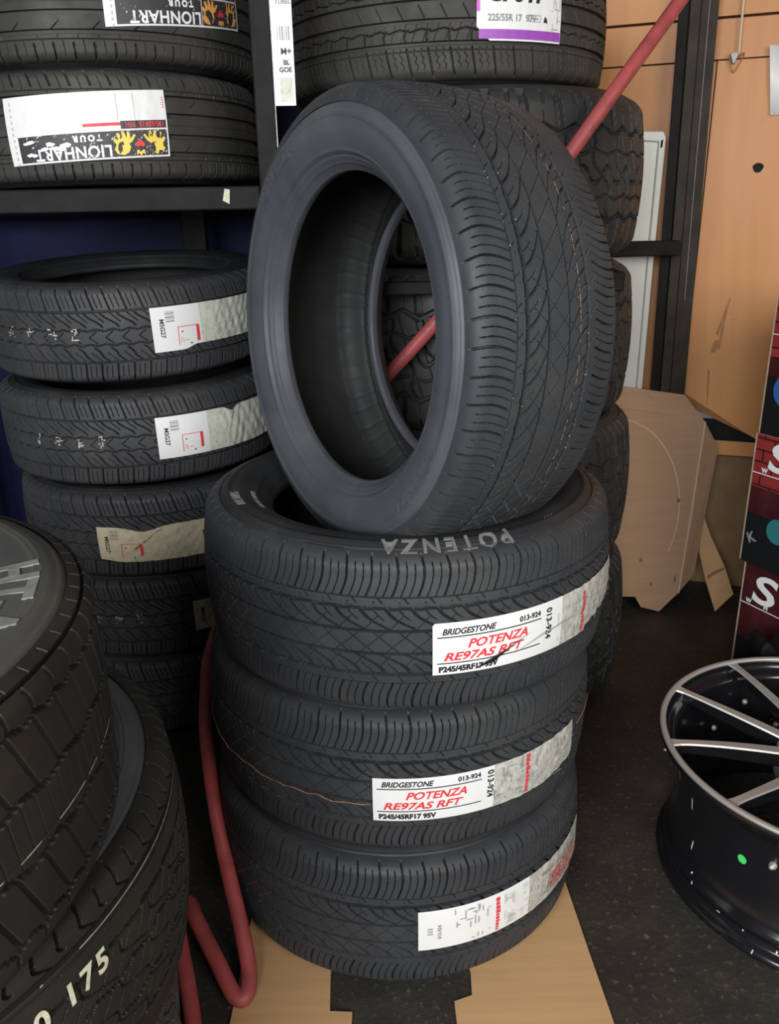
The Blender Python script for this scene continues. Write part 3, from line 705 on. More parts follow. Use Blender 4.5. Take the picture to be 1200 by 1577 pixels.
sticker(K_tour, lt[1], th_at(-0.478), 0.004, 0.30, H4, tour_label(H4), M['paper'], M['foil'], split=0.36, wr=0.0024, wr_from=0.12, seed=12, top=lambda u: H4 - 0.010 * math.exp(-((u - 0.17) / 0.014) ** 2))
sticker(K_tour, lt[2], th_at(-0.640), -0.012, 0.37, 0.080, tour_label(0.080) + [('text', 'BSW', 0.222, 0.055, 0.010, BK, dict(bold=0.0006, rot=-PI / 2)), ('text', '15-24-07', 0.236, 0.072, 0.009, BK, dict(rot=-PI / 2)),
        ('poly', [(0.075, 0.030), (0.135, 0.072), (0.138, 0.072), (0.080, 0.029)], M['card_dark'])],
        M['foil_tan'], M['foil_tan'], split=0.5, wr=0.0020, wr_from=0.03, seed=13, top=lambda u: 0.080 - 0.011 * math.exp(-((u - 0.10) / 0.035) ** 2), bot=lambda u: 0.006 * (1 - sst(0.0, 0.05, u)))
sticker(K_tour, lt[3], th_at(-0.452), -0.002, 0.058, 0.072, tour_label(0.072, 0) + fine_print(0.03, 0.055, 0.040, 3, M['card_dark'], 10), M['foil_tan'], M['foil_tan'], wr=0.001, wr_from=0.03, seed=14)
for q, (t, sd) in enumerate(((lt[0], 1), (lt[1], 2), (lt[3], 3))):
    gm = Geo(); rg = np.random.RandomState(sd)
    for c in range(4):
        th = th_at(-0.75 + 0.022 * q + c * 0.055 * 0.72 * 1.2)
        for k_ in range(7):
            a = th + (rg.rand() - 0.5) * 0.05; s = 0.004 + (rg.rand() - 0.35) * 0.022; r = K_tour.R + 0.0007 - s * s; w = 0.004 * rg.rand() + 0.001; h = 0.0008 + 0.0008 * rg.rand()
            if rg.rand() < 0.4: w, h = h, w
            gm.add([(r * math.cos(a + x / r), r * math.sin(a + x / r), s + y) for x, y in ((-w, -h), (w, -h), (w, h), (-w, h))], [(0, 1, 2, 3)], M['paint_white'] if q < 2 else M['grey_print'])
    link('crayon_mark', gm.mesh('faint_print'), t, (0, 0, K_tour.W / 2))['kind'] = 'stuff'
gc = Geo(); R_ = 0.238
gc.add([((R_ + dr) * math.cos(a), (R_ + dr) * math.sin(a), float(K_tour.side_z(R_)) + 0.0018) for a, dr in ((d2r(76), -.001), (d2r(83), -.001), (d2r(83), .002), (d2r(76), .002))], [(3, 2, 1, 0)], M['paint_white'])
link('crayon_mark', gc.mesh('sidewall_dash'), lt[0], (0, 0, K_tour.W / 2))

# ------------------------------------------------------------------ shelf tyres, upper left
ta = K_rib.build('lower tyre on the left shelf, upside-down lion sticker near its left side', (-0.585, 1.952, 1.2965), (0, -0.010, 0), 'tyres on the left shelf')
tb = tyre_copy(ta, K_rib, 'upper tyre on the left shelf, cut by the top edge, lion sticker in its middle', (-0.575, 1.955, 1.4935), (0, -0.008, 0), group='tyres on the left shelf', spin=0.4)
def lion(cx, cy, sc, m, flip=1):
    """a small rampant lion head-and-paws blot, drawn as simple shapes"""
    P = [(-.36, .40), (-.10, .46), (.12, .36), (.22, .16), (.16, .02), (.30, -.06), (.46, -.30), (.38, -.34), (.24, -.16), (.20, -.44), (.11, -.46), (.08, -.18), (-.02, -.46), (-.12, -.46), (-.10, -.18), (-.24, -.42), (-.34, -.38),
         (-.26, -.12), (-.44, -.22), (-.48, -.12), (-.36, .04), (-.46, .22)]
    return [('poly', [(cx + flip * x * sc, cy + y * sc) for x, y in (P if flip < 0 else P[::-1])], m),
            ('poly', [(cx + flip * x * sc, cy + y * sc) for x, y in ((-.22, .02), (-.08, .08), (.0, -.02), (-.12, -.08))], M['dark_print'])]
def shelf_label(L, H, yel, torn):
    """written in its own upright frame, then turned half round"""
    E = [('rect', 0.0, 0.0, L, H, M['paper']), ('rect', 0.003, H - 0.046, L - 0.020, H - 0.003, M['dark_print'])]
    lw = 0.098
    E += lion(0.003 + lw * 0.25, H - 0.025, 0.043, yel, 1) + lion(0.003 + lw * 0.79, H - 0.025, 0.043, yel, -1)
    hx = 0.003 + lw * 0.52; hy = H - 0.024
    E += [('poly', [(hx + 0.0085 * math.sin(a) ** 3, hy + 0.0075 * (13 * math.cos(a) - 5 * math.cos(2 * a) - 2 * math.cos(3 * a) - math.cos(4 * a)) / 16) for a in np.linspace(0, 2 * PI, 26, endpoint=False)][::-1], M['red_print']),
          ('poly', [(hx - 0.007, hy + 0.011), (hx - 0.008, hy + 0.020), (hx - 0.004, hy + 0.016), (hx, hy + 0.021), (hx + 0.004, hy + 0.016), (hx + 0.008, hy + 0.020), (hx + 0.007, hy + 0.011)], yel)]
    E += [('text', 'LIONHART', lw + 0.006, H - 0.023, 0.0270, M['white_print'], dict(bold=0.0007, cond=0.98, space=1.08))]
    E += [('rect', lw + 0.003, H - 0.046, lw + 0.0042, H - 0.003, M['white_print'])] if not torn else []
    E += [('text', 'T O U R', lw + 0.022, H - 0.041, 0.014, M['white_print'], dict(bold=0.0008))]
    E += [('rect', 0.003, H - 0.062, 0.085, H - 0.049, M['dark_print']), ('text', '195/65R15  91H', 0.006, H - 0.0600, 0.0125, RD, dict(bold=0.0003, cond=0.85)),
          ('rect', 0.085, H - 0.060, 0.15, H - 0.055, RD), ('rect', 0.058, 0.004, 0.0590, H - 0.064, PL), ('rect', 0.088, 0.004, 0.0890, H - 0.064, PL)]
    for i in range(5): E.append(('rect', 0.004, 0.012 + i * 0.004, 0.007, 0.0135 + i * 0.004, RD))
    rg = np.random.RandomState(3)
    for i in range(11): E.append(('rect', L - 0.014, 0.008 + i * 0.010, L - 0.012, 0.013 + i * 0.010, PL))
    if torn:
        for i in range(9):
            x = 0.175 + rg.rand() * (L - 0.205); y = H - 0.044 + rg.rand() * 0.03
            E.append(('poly', [(x + 0.010 * math.cos(a) * (0.5 + rg.rand()), y + 0.004 * math.sin(a) * (0.4 + rg.rand())) for a in np.linspace(0, 2 * PI, 9, endpoint=False)], M['paper']))
    out = []
    for e in E:                                   # turn half round
        if e[0] == 'rect': out.append(('rect', L - e[3], H - e[4], L - e[1], H - e[2], e[5]))
        elif e[0] == 'poly': out.append(('poly', [(L - x, H - y) for x, y in e[1]], e[2]))
        else:
            kw = dict(e[6]); kw['rot'] = PI; out.append(('text', e[1], L - e[2], H - e[3], e[4], e[5], kw))
    return out
def th_s(xw, c=-0.585): return -math.acos(max(-1, min(1, (xw - c) / K_rib.R)))
Ls, Hs = 0.292, 0.112
sticker(K_rib, ta, th_s(-0.400) - Ls / K_rib.R, -0.002, Ls, Hs, shelf_label(Ls, Hs, M['yellow_print'], True), M['paper'], wr=0.0008, wr_from=0.0, seed=21, slope=0.045)
Ls2 = 0.285
sticker(K_rib, tb, th_s(-0.266, -0.575) - Ls2 / K_rib.R - 0.165, 0.026, Ls2, Hs, shelf_label(Ls2, Hs, M['orange_print'], False), M['paper'], wr=0.0004, wr_from=0.0, seed=22, slope=0.075)

# ------------------------------------------------------------------ right bay tyres
tg = K_comf.build('tyre on the right shelf with white and purple sticker, cut by the top edge', (0.130, 2.000, 1.4715), (0, -0.010, 0))
Hg = 0.13; Lg = 0.172
eg = [('rect', 0.004, 0.003, Lg - 0.001, 0.018, M['purple_print']), ('rect', -0.0, 0.045, 0.006, Hg, M['magenta_print']),
      ('text', '225/55R 17  97V', 0.020, 0.031, 0.0150, GR, dict(bold=0.0005, cond=0.92)), ('text', 'CP641', 0.018, 0.062, 0.038, BK, dict(bold=0.0016, shear=0.25, cond=1.05)),
      ('rect', 0.098, 0.031, 0.124, 0.0320, GR), ('rect', 0.098, 0.041, 0.124, 0.0420, GR), ('rect', 0.098, 0.031, 0.0990, 0.042, GR), ('rect', 0.123, 0.031, 0.124, 0.042, GR), ('rect', 0.103, 0.035, 0.119, 0.037, GR),
      ('poly', [(0.130, 0.031), (0.139, 0.031), (0.136, 0.038), (0.133, 0.041), (0.131, 0.036)], BK)] + fine_print(0.146, 0.168, Hg, 4, PL, 26)
sticker(K_comf, tg, -math.acos((0.168 - 0.13) / 0.338), 0.017, Lg, Hg, eg, M['paper'], wr=0.0004, seed=30, bot=lambda u: max(0.0, 0.022 - 0.9 * u))
to = K_off.build('chunky off-road tyre lying on the right shelf under the purple sticker tyre', (0.190, 2.000, 1.2000), (0, -0.004, 0), 'chunky off-road tyres')
o1 = tyre_copy(to, K_off, 'off-road tyre just below the right shelf, seen through the hole of the upright tyre', (0.192, 2.000, 0.8600), (0, 0, 0.2), group='chunky off-road tyres')
o2 = tyre_copy(to, K_off, 'off-road tyre second from the floor behind the middle stack, beside the leaning cardboard', (0.215, 2.005, 0.5200), (0, 0, 0.9), group='chunky off-road tyres')
o3 = tyre_copy(to, K_off, 'off-road tyre lying on the floor behind the middle stack', (0.225, 2.000, 0.1800), (0, 0, 1.4), group='chunky off-road tyres')
for o, sc in ((o1, 1.06), (o2, 1.09), (o3, 1.12)):
    o.scale = (1.0, 1.0, sc)
o1.location.z = 0.705; o2.location.z = 0.362; o3.location.z = 0.002

# ------------------------------------------------------------------ near left tyres
ang = 0.0
tu = K_at.build('near left upper tyre with pale-lettered grey sidewall, cut by the left edge', (-0.600, 0.568, 0.733), (0.0, 0.0, 0))
link('raised_lettering', ring_text(K_at, 'HT-A', 0.056, 0.268, d2r(13), 0.0022, M['letter_white'], space=1.05).mesh('sidewall_word'), tu, (0, 0, K_at.W / 2))['label'] = 'pale raised letters'
tl = K_truck.build('near lower left tyre with a white line and crayon number 175 on its tread', (-0.583, 0.656, 0.507), (0, 0, 0))
link('paint_line', ring_line(K_truck, 0.0835, 0.0013, d2r(-110), d2r(60), M['paint_white'], 400, gaps=0.03, seed=2, wob=0.0002, off=0.0005).mesh('paint_line'), tl, (0, 0, K_truck.W / 2))['label'] = 'thin white painted line'
link('paint_line', ring_line(K_at, -0.015, 0.0012, d2r(-80), d2r(30), M['paint_white'], 400, gaps=0.12, seed=5, wob=0.0006).mesh('paint_line'), tu, (0, 0, K_at.W / 2))
def crayon_digits(K, th, z, size, s, mat, slope=0.0):
    Vt, Ft = text_geo(s, size, 0.0009, 0.0, 0.0, 'LEFT', 1.25); g = Geo(); zz = z + Vt[:, 1] + slope * Vt[:, 0]; r = K.rad_at(zz) + 0.0012; a = th + Vt[:, 0] / K.R
    g.add(np.stack([r * np.cos(a), r * np.sin(a), zz], -1), Ft, mat); return g
link('crayon_mark', crayon_digits(K_truck, d2r(-32.5), 0.046, 0.028, '0 175', M['chalk']).mesh('crayon_number'), tl, (0, 0, K_truck.W / 2))['label'] = 'cream crayon number'
for i, z in enumerate((0.272, 0.0905)):
    pass
f1 = tyre_copy(lt[0], K_tour, 'dark tyre under the near left pair, mostly below the edge of the photo', (-0.60, 0.66, 0.2690), (0, 0, 0.5))
f2 = tyre_copy(lt[0], K_tour, 'lowest tyre on the floor under the near left tyres', (-0.60, 0.66, 0.0800), (0, 0, 1.5))
f1.scale = (1.1, 1.1, 0.93); f1.location.z = 0.185; f2.scale = (1.1, 1.1, 0.93); f2.location.z = 0.0005

# ------------------------------------------------------------------ rack of black steel
rk = thing('tyre_rack', 'black steel tyre rack, front post with white stripe, shelves on both sides', 'rack', (-0.19, 1.62, 0))
def bar(name, x0, x1, y0, y1, z0, z1, m=None, parent=rk, bw=0.003):
    g = Geo(); L = parent.location; g.box(x0 - L.x, x1 - L.x, y0 - L.y, y1 - L.y, z0 - L.z, z1 - L.z, m or M['steel_black']); o = link(name, g.mesh(name), parent); return bevel(o, bw)
post = bar('post', -0.222, -0.186, 1.600, 1.625, 0, 2.3)
gg = Geo(); gg.box(0.0035, 0.0055, -0.0215, -0.0205, 1.1, 2.0, M['paint_white']); so = link('edge_stripe', gg.mesh('edge_stripe'), post); so['label'] = 'narrow pale stripe along the edge of the post'  # thin pale strip laid on the front of the post
bar('post', -0.53, -0.47, 2.30, 2.34, 0, 2.3)
bar('post', -1.25, -1.20, 1.600, 1.640, 0, 2.3)
bar('post', -1.25, -1.20, 2.30, 2.34, 0, 2.3)
bm = bar('shelf_beam', -1.20, -0.222, 1.600, 1.640, 1.150, 1.190)
bar('shelf_beam', -1.20, -0.20, 2.296, 2.336, 1.150, 1.190)
gq = Geo(); gq.add([(-0.290 + 0.19, -0.0212, 1.166), (-0.278 + 0.19, -0.0212, 1.160), (-0.276 + 0.19, -0.0212, 1.184), (-0.285 + 0.19, -0.0212, 1.186)], [(0, 1, 2, 3)], M['chalk'])
link('paper_scrap', gq.mesh('paper_scrap'), bm)
bar('shelf_beam', -0.186, 0.42, 1.604, 1.628, 0.994, 1.018)
bar('shelf_beam', 0.42, 0.448, 1.604, 2.30, 0.994, 1.030)
bar('shelf_beam', -0.186, 0.78, 2.290, 2.330, 1.018, 1.056)
# right end post, separate angle iron
rp = thing('rack_post', 'tall worn black steel post against the orange plywood wall', 'post', (0.822, 2.34, 0), (0, -0.017, 0))
g = Geo(); g.box(-0.033, 0.036, -0.004, 0.004, 0, 2.6, M['steel_post']); g.box(-0.033, -0.028, 0.004, 0.03, 0, 2.6, M['steel_black']); g.box(-0.008, -0.0055, -0.0056, -0.004, 0, 2.6, M['steel_black']); g.box(0.012, 0.0132, -0.0056, -0.004, 0.9, 2.6, M['grey_print'])
po = link('post', g.mesh('post'), rp)
g = Geo(); g.box(-0.058, -0.0335, 0.006, 0.010, 0, 2.6, M['steel_black']); link('side_flange', g.mesh('flange'), rp)
g = Geo(); g.box(-0.245, -0.034, -0.02, 0.005, 1.018, 1.055, M['steel_post']); bevel(link('cross_bar', g.mesh('cross_bar'), rp), 0.003)

# vertical tyre label beside the front post
g = Geo(); x0, x1 = 0, 0.036
g.box(x0, x1, 0, 0.0012, 0, 0.42, M['paper']); g.box(x0 + 0.010, x1 - 0.004, -0.0003, 0, 0.006, 0.044, M['foil'])
def flat_text(g, s, x, z, size, m, y=-0.0006, **kw):
    Vt, Ft = text_geo(s, size, kw.get('bold', 0.0004), kw.get('shear', 0), 0, kw.get('align', 'LEFT'), kw.get('space', 1.0), kw.get('cond', 1.0))
    a = kw.get('rot', 0.0); c, sn = math.cos(a), math.sin(a)
    g.add(np.stack([x + Vt[:, 0] * c - Vt[:, 1] * sn, np.full(len(Vt), y), z + Vt[:, 0] * sn + Vt[:, 1] * c], -1), Ft, m)
flat_text(g, 'TUBEL', 0.008, 0.154, 0.0095, GR, bold=0.0003); flat_text(g, 'RADIA', 0.007, 0.168, 0.009, GR)
for i in range(6):
    x = 0.010 + i * 0.0036; w = 0.0008 + (i % 3) * 0.0007; g.add([(x, -0.0005, 0.100), (x + w, -0.0005, 0.100), (x + w, -0.0005, 0.121), (x, -0.0005, 0.121)], [(0, 1, 2, 3)], GR)
flat_text(g, 'M+', 0.014, 0.079, 0.0135, BK, bold=0.0005); flat_text(g, 'BL', 0.0175, 0.063, 0.0105, BK); flat_text(g, 'GOE', 0.010, 0.052, 0.0105, BK)
pl_ = link('paper_label', g.mesh('paper_label'), None, (-0.185, 1.596, 1.318), (0, 0, 0))
tag(pl_, 'long narrow white paper label with barcode hanging beside the front rack post', 'label')

# ------------------------------------------------------------------ red air hose
HP = [(0.66, 1.80, 1.66), (0.555, 1.72, 1.512), (0.424, 1.62, 1.356), (0.328, 1.596, 1.23), (0.223, 1.592, 1.095), (0.105, 1.594, 0.957), (0.005, 1.60, 0.849), (-0.14, 1.615, 0.70), (-0.29, 1.57, 0.48), (-0.362, 1.48, 0.325),
      (-0.362, 1.40, 0.272), (-0.345, 1.30, 0.242), (-0.312, 1.18, 0.196), (-0.282, 1.10, 0.129), (-0.252, 1.03, 0.075), (-0.232, 0.975, 0.036), (-0.2335, 0.942, 0.020), (-0.252, 0.945, 0.022), (-0.285, 0.99, 0.040),
      (-0.330, 1.06, 0.050), (-0.352, 1.102, 0.044), (-0.366, 1.10, 0.042), (-0.362, 1.06, 0.040), (-0.345, 1.01, 0.038), (-0.322, 0.95, 0.030), (-0.300, 0.88, 0.016), (-0.29, 0.80, 0.0145), (-0.30, 0.66, 0.0145)]
ho = link('air_hose', tube_mesh('air_hose', HP, 0.0128, M['hose'], sub=10, nseg=18))
tag(ho, 'red rubber air hose running behind the upright tyre and bending on the floor', 'hose')

# ------------------------------------------------------------------ cardboard under the stack
def sheet(name, pts, z0, z1, m, label, cat='cardboard', rot=None):
    g = Geo(); g.prism(pts, lambda a, b, t: (a, b, t), z0, z1, m); o = link(name, g.mesh(name)); return tag(o, label, cat)
sheet('cardboard_sheet', [(0.322, 0.78), (0.320, 0.901), (0.312, 1.03), (0.304, 1.177), (0.29, 1.50), (0.10, 1.50), (0.10, 1.10), (0.116, 0.991), (0.114, 0.950), (0.086, 0.940), (0.090, 0.78)], 0.0005, 0.0045, M['card_floor'],
      'flattened brown cardboard under the right side of the middle tyre stack')
sheet('cardboard_sheet', [(-0.256, 0.78), (-0.253, 0.912), (-0.250, 1.088), (-0.262, 1.50), (-0.08, 1.50), (-0.09, 1.10), (-0.107, 0.996), (-0.104, 0.927), (-0.070, 0.925), (-0.072, 0.78)], 0.0005, 0.0045, M['card_floor'],
      'flattened brown cardboard under the left side of the middle stack, beside the hose')

# leaning cardboard box blank
def lean(z): return 2.245 + (2.30 - 2.245) * z / 0.66
lb = thing('cardboard_box', 'unfolded pinkish cardboard box leaning against the black post', 'cardboard', (0.80, 2.245, 0))
def lp(x, z, t): 
    return (x - 0.80, lean(z) + t - 2.245, z)
g = Geo()
g.prism([(0.50, 0.055), (0.73, 0.045), (0.858, 0.055), (0.885, 0.30), (0.896, 0.568), (0.70, 0.605), (0.50, 0.615)], lp, -0.004, 0.002, M['card_wall'])
gpanel = g
def flap(pts, dy, label=None):
    # hinge edge first two points; outer points pushed away by dy
    g = Geo(); V = []
    for i, (x, z) in enumerate(pts):
        d = 0 if i < 2 else dy; V.append((x - 0.80, lean(z) - 2.245 + d - 0.0045, z))
    n = len(pts); V2 = [(a, b + 0.004, c) for a, b, c in V]
    g.add(V + V2, [tuple(range(n)), tuple(range(n, 2 * n))[::-1]] + [(i, n + i, n + (i + 1) % n, (i + 1) % n) for i in range(n)], M['card_wall'])
    return link('flap', g.mesh('flap'), lb)
flap([(0.896, 0.568), (0.858, 0.055), (0.868, 0.060), (0.912, 0.10), (0.930, 0.29), (0.951, 0.485)], 0.028)
flap([(0.50, 0.615), (0.896, 0.568), (0.840, 0.640), (0.65, 0.668), (0.50, 0.672)], 0.020)
flap([(0.73, 0.045), (0.858, 0.055), (0.800, 0.003), (0.745, 0.018)], -0.012)
g = Geo(); g.prism([(0.8565, 0.055), (0.8605, 0.055), (0.8985, 0.568), (0.8945, 0.568)], lp, -0.0062, -0.004, M['card_edge']); link('fold', g.mesh('fold'), lb)
g = gpanel
arc = [(0.64 + 0.20 * math.sin(a), 0.31 + 0.27 * math.cos(a)) for a in np.linspace(d2r(8), d2r(118), 26)]
for (a, b) in zip(arc[:-1], arc[1:]):
    g.add([lp(a[0], a[1], -0.0046), lp(b[0], b[1], -0.0046), lp(b[0] + 0.0035, b[1] + 0.001, -0.0046), lp(a[0] + 0.0025, a[1] + 0.0025, -0.0046)], [(0, 1, 2, 3)], M['card_edge'])
for x, z, w, h in ((0.838, 0.34, 0.006, 0.009), (0.845, 0.10, 0.004, 0.016), (0.775, 0.085, 0.005, 0.010), (0.74, 0.16, 0.006, 0.009)):
    g.add([lp(x - w, z, -0.0047), lp(x, z - h, -0.0047), lp(x + w, z, -0.0047), lp(x, z + h, -0.0047)], [(0, 1, 2, 3)], M['card_dark'])
link('panel', g.mesh('panel'), lb)
g = Geo()
def sp(a, b, t): return (a, 2.225 - t + 0.10 * (b / 0.3), b)
g.prism([(0.965, 0.004), (1.020, 0.052), (0.995, 0.13), (0.955, 0.215), (0.930, 0.285), (0.920, 0.17), (0.938, 0.09)], sp, 0, 0.006, M['card_floor'])
g.prism([(0.944, 0.095), (0.962, 0.108), (0.990, 0.120), (0.996, 0.130), (0.962, 0.118), (0.942, 0.105)], sp, 0.006, 0.0065, M['card_dark'])
tag(link('cardboard_scrap', g.mesh('cardboard_scrap')), 'small stained cardboard scrap propped beside the leaning box', 'cardboard')

# white plastic panel
wp = thing('plastic_panel', 'tall white plastic panel with a raised rim standing behind the right tyres', 'panel', (0.66, 2.36, 0))
g = Geo()
pts = [(-0.14, 0.0), (0.055, 0.0), (0.072, 0.66), (0.074, 1.0), (0.080, 1.31), (0.072, 1.325), (-0.14, 1.330)]
tilt = lambda a, b, t: (a, t + 0.012 * b, b)
g.prism(pts, tilt, 0.0, 0.006, M['white_plastic']); link('sheet', g.mesh('sheet'), wp)
g = Geo(); g.prism([(0.040, 0.0), (0.055, 0.0), (0.072, 0.66), (0.074, 1.0), (0.080, 1.31), (0.072, 1.325), (-0.14, 1.33), (-0.14, 1.315), (0.062, 1.30), (0.058, 1.0), (0.056, 0.66)], tilt, -0.010, 0.0, M['white_plastic'])
bevel(link('rim', g.mesh('rim'), wp), 0.003)
g = Geo(); g.prism([(0.066, 1.285), (0.071, 1.287), (0.072, 1.306), (0.066, 1.302)], tilt, -0.0108, -0.0101, M['dark_hole']); link('slot', g.mesh('slot'), wp)

# cord with clip and paper on the plywood
cp = thing('hanging_cord', 'cream cord with a grey metal clip hanging on the orange wall', 'cord', on_wall(0.303, -0.012, 1.49))
link('cord', tube_mesh('cord', [(0, 0, 0.008), (-0.003, 0, 0.12), (-0.010, 0, 0.6), (-0.012, 0, 1.26)], 0.0032, M['cord'], sub=4, nseg=8), cp)
g = Geo(); g.prism([(-0.022, 0.010), (-0.006, 0.014), (-0.002, 0.006), (-0.010, -0.012), (-0.014, -0.012)], lambda a, b, t: (a, t, b), -0.004, 0.006, M['galv']); bevel(link('clip', g.mesh('clip'), cp), 0.001)
link('bracket', tube_mesh('bracket', [(-0.021, 0.006, 0.004), (-0.013, 0.006, -0.022), (-0.006, 0.006, -0.030), (0.006, 0.006, -0.012), (0.016, 0.006, 0.012), (0.002, 0.006, 0.004)], 0.0016, M['stain'], sub=5, nseg=6), cp)
g = Geo(); n = 14; V = []
for i in range(n + 1):
    f = i / n; x = 0.372 + 0.25 * f
    y = -0.004 - 0.014 * math.exp(-f * 14)
    V += [(x + 0.012 * (1 - f) * math.exp(-f * 5) * 0, y, 1.513), (x + 0.022 * math.exp(-f * 9), y * 0.5 - 0.001, 1.355 + 0.01 * math.exp(-f * 12) * 0)]
g.add(V, [(2 * i, 2 * i + 1, 2 * i + 3, 2 * i + 2) for i in range(n)], M['paper'])
pn = link('paper_notice', g.mesh('paper_notice', True), None, WO, (0, 0, WR)); sm = pn.modifiers.new('thick', 'SOLIDIFY'); sm.thickness = 0.0006
tag(pn, 'white paper with a curled left edge pinned on the orange wall at the right edge', 'paper')

# ------------------------------------------------------------------ printed boxes on the right
BX = [(0.860, 1.85, 0.004, 0.334), (0.846, 1.852, 0.336, 0.650), (0.848, 1.848, 0.652, 0.957)]
BL = ['lowest printed box at the right edge, white letter S on maroon, behind the alloy wheel',
      'middle printed box at the right edge, red grid above black with small white logo',
      'top printed box at the right edge, red grid above black with blue disc']
def disc(cx, cz, r, m, g, y, n=28): g.add([(cx + r * math.cos(a), y, cz + r * math.sin(a)) for a in np.linspace(0, 2 * PI, n, endpoint=False)], [tuple(range(n))], m)
def rect(g, x0, z0, x1, z1, m, y=-0.0006): g.add([(x0, y, z0), (x1, y, z0), (x1, y, z1), (x0, y, z1)], [(0, 1, 2, 3)], m)
for i, (x, y, z0, z1) in enumerate(BX):
    h = z1 - z0
    b = thing('printed_box', BL[i], 'box', (x, y, z0), (0, 0, d2r(-64)), 'printed boxes at the right edge')
    g = Geo(); g.box(0, 0.42, 0, 0.34, 0, h, M['box_side']); bevel(link('carton', g.mesh('carton'), b), 0.002)
    g = Geo(); a = 0.006
    if i == 0:
        rect(g, a, 0, 0.42, h, M['box_maroon']); rect(g, a, 0.0, 0.42, 0.13, M['box_black'], -0.0008); rect(g, a, 0.222, 0.42, 0.2245, M['white_print'], -0.001)
        flat_text(g, 'S', 0.032, 0.238, 0.100, M['white_print'], -0.0012, bold=0.0024, shear=0.1, cond=1.45); flat_text(g, 'W', 0.020, 0.2275, 0.015, M['white_print'], -0.0012, bold=0.0008); flat_text(g, 'H', 0.072, 0.228, 0.016, M['white_print'], -0.0012, bold=0.0008)
    elif i == 1:
        rect(g, a, 0.125, 0.42, h, M['box_red']); rect(g, a, 0.08, 0.42, 0.19, M['box_maroon'], -0.0008); rect(g, a, 0, 0.42, 0.125, M['box_black'], -0.0009)
        rect(g, a, 0.222, 0.42, 0.2245, M['white_print'], -0.001); flat_text(g, 'S', 0.042, 0.238, 0.092, M['white_print'], -0.0012, bold=0.0024, shear=0.1, cond=1.45); flat_text(g, 'W', 0.030, 0.2275, 0.015, M['white_print'], -0.0012, bold=0.0008)
        disc(0.095, 0.10, 0.030, M['box_teal'], g, -0.0011)
        flat_text(g, 'K', 0.022, 0.050, 0.034, M['grey_print'], -0.0013, bold=0.001, rot=0.5)
    else:
        rect(g, a, 0.13, 0.42, h, M['box_red']); rect(g, a, 0.09, 0.42, 0.175, M['box_maroon'], -0.0008); rect(g, a, 0, 0.42, 0.13, M['box_black'], -0.0009); rect(g, a, 0.222, 0.42, 0.2242, M['white_print'], -0.001)
        disc(0.066, 0.105, 0.040, M['box_blue'], g, -0.0010); disc(0.070, 0.105, 0.029, M['box_black'], g, -0.0011)
        for q in range(12):
            an = q * PI / 6; g.add([(0.066 + 0.020 * math.cos(an), -0.0013, 0.085 + 0.020 * math.sin(an)), (0.066 + 0.002 * math.cos(an + 1.5), -0.0013, 0.085 + 0.002 * math.sin(an + 1.5)), (0.066 - 0.002 * math.cos(an + 1.5), -0.0013, 0.085 - 0.002 * math.sin(an + 1.5))], [(0, 1, 2)], M['box_lime'])
    link('printed_front', g.mesh('printed_front'), b)

# ------------------------------------------------------------------ alloy wheel
WC = (0.768, 1.210); WH = 0.268
wh = thing('alloy_wheel', 'black and silver alloy wheel lying face up on the floor at the right', 'wheel', (WC[0], WC[1], 0.0))
R0 = 0.277; RF = 0.293
op = [(R0, 0.0), (R0 + 0.001, 0.006), (R0 - 0.003, 0.012), (R0 - 0.012, 0.018), (R0 - 0.014, 0.030), (R0 - 0.010, 0.040), (R0 - 0.014, 0.048), (R0 - 0.020, 0.060), (R0 - 0.026, 0.085), (R0 - 0.027, 0.12), (R0 - 0.024, 0.17), (R0 - 0.016, 0.215), (RF - 0.016, 0.232),
      (RF - 0.012, 0.240), (RF - 0.004, 0.246), (RF, 0.254), (RF, WH - 0.004)]
ip = [(RF - 0.010, WH - 0.004), (RF - 0.014, WH - 0.020), (RF - 0.030, WH - 0.030), (RF - 0.036, WH - 0.06), (R0 - 0.036, 0.10), (R0 - 0.030, 0.04), (R0 - 0.012, 0.010), (R0 - 0.010, 0.0)]
P1 = smooth_path(op, 80); P2 = smooth_path(ip, 50)
V, F = lathe(np.concatenate([P1, P2]), 160, closed=True); link('barrel', mesh_np('barrel', V, F, [M['gloss_black']]), wh)
V, F = lathe([(RF + 0.0004, WH - 0.006), (RF + 0.0003, WH - 0.002), (RF - 0.002, WH), (RF - 0.0085, WH), (RF - 0.0105, WH - 0.003), (RF - 0.0105, WH - 0.006)], 160, closed=True)
lo = link('rim_lip', mesh_np('rim_lip', V, F, [M['machined']]), wh); lo['label'] = 'silver machined rim edge'
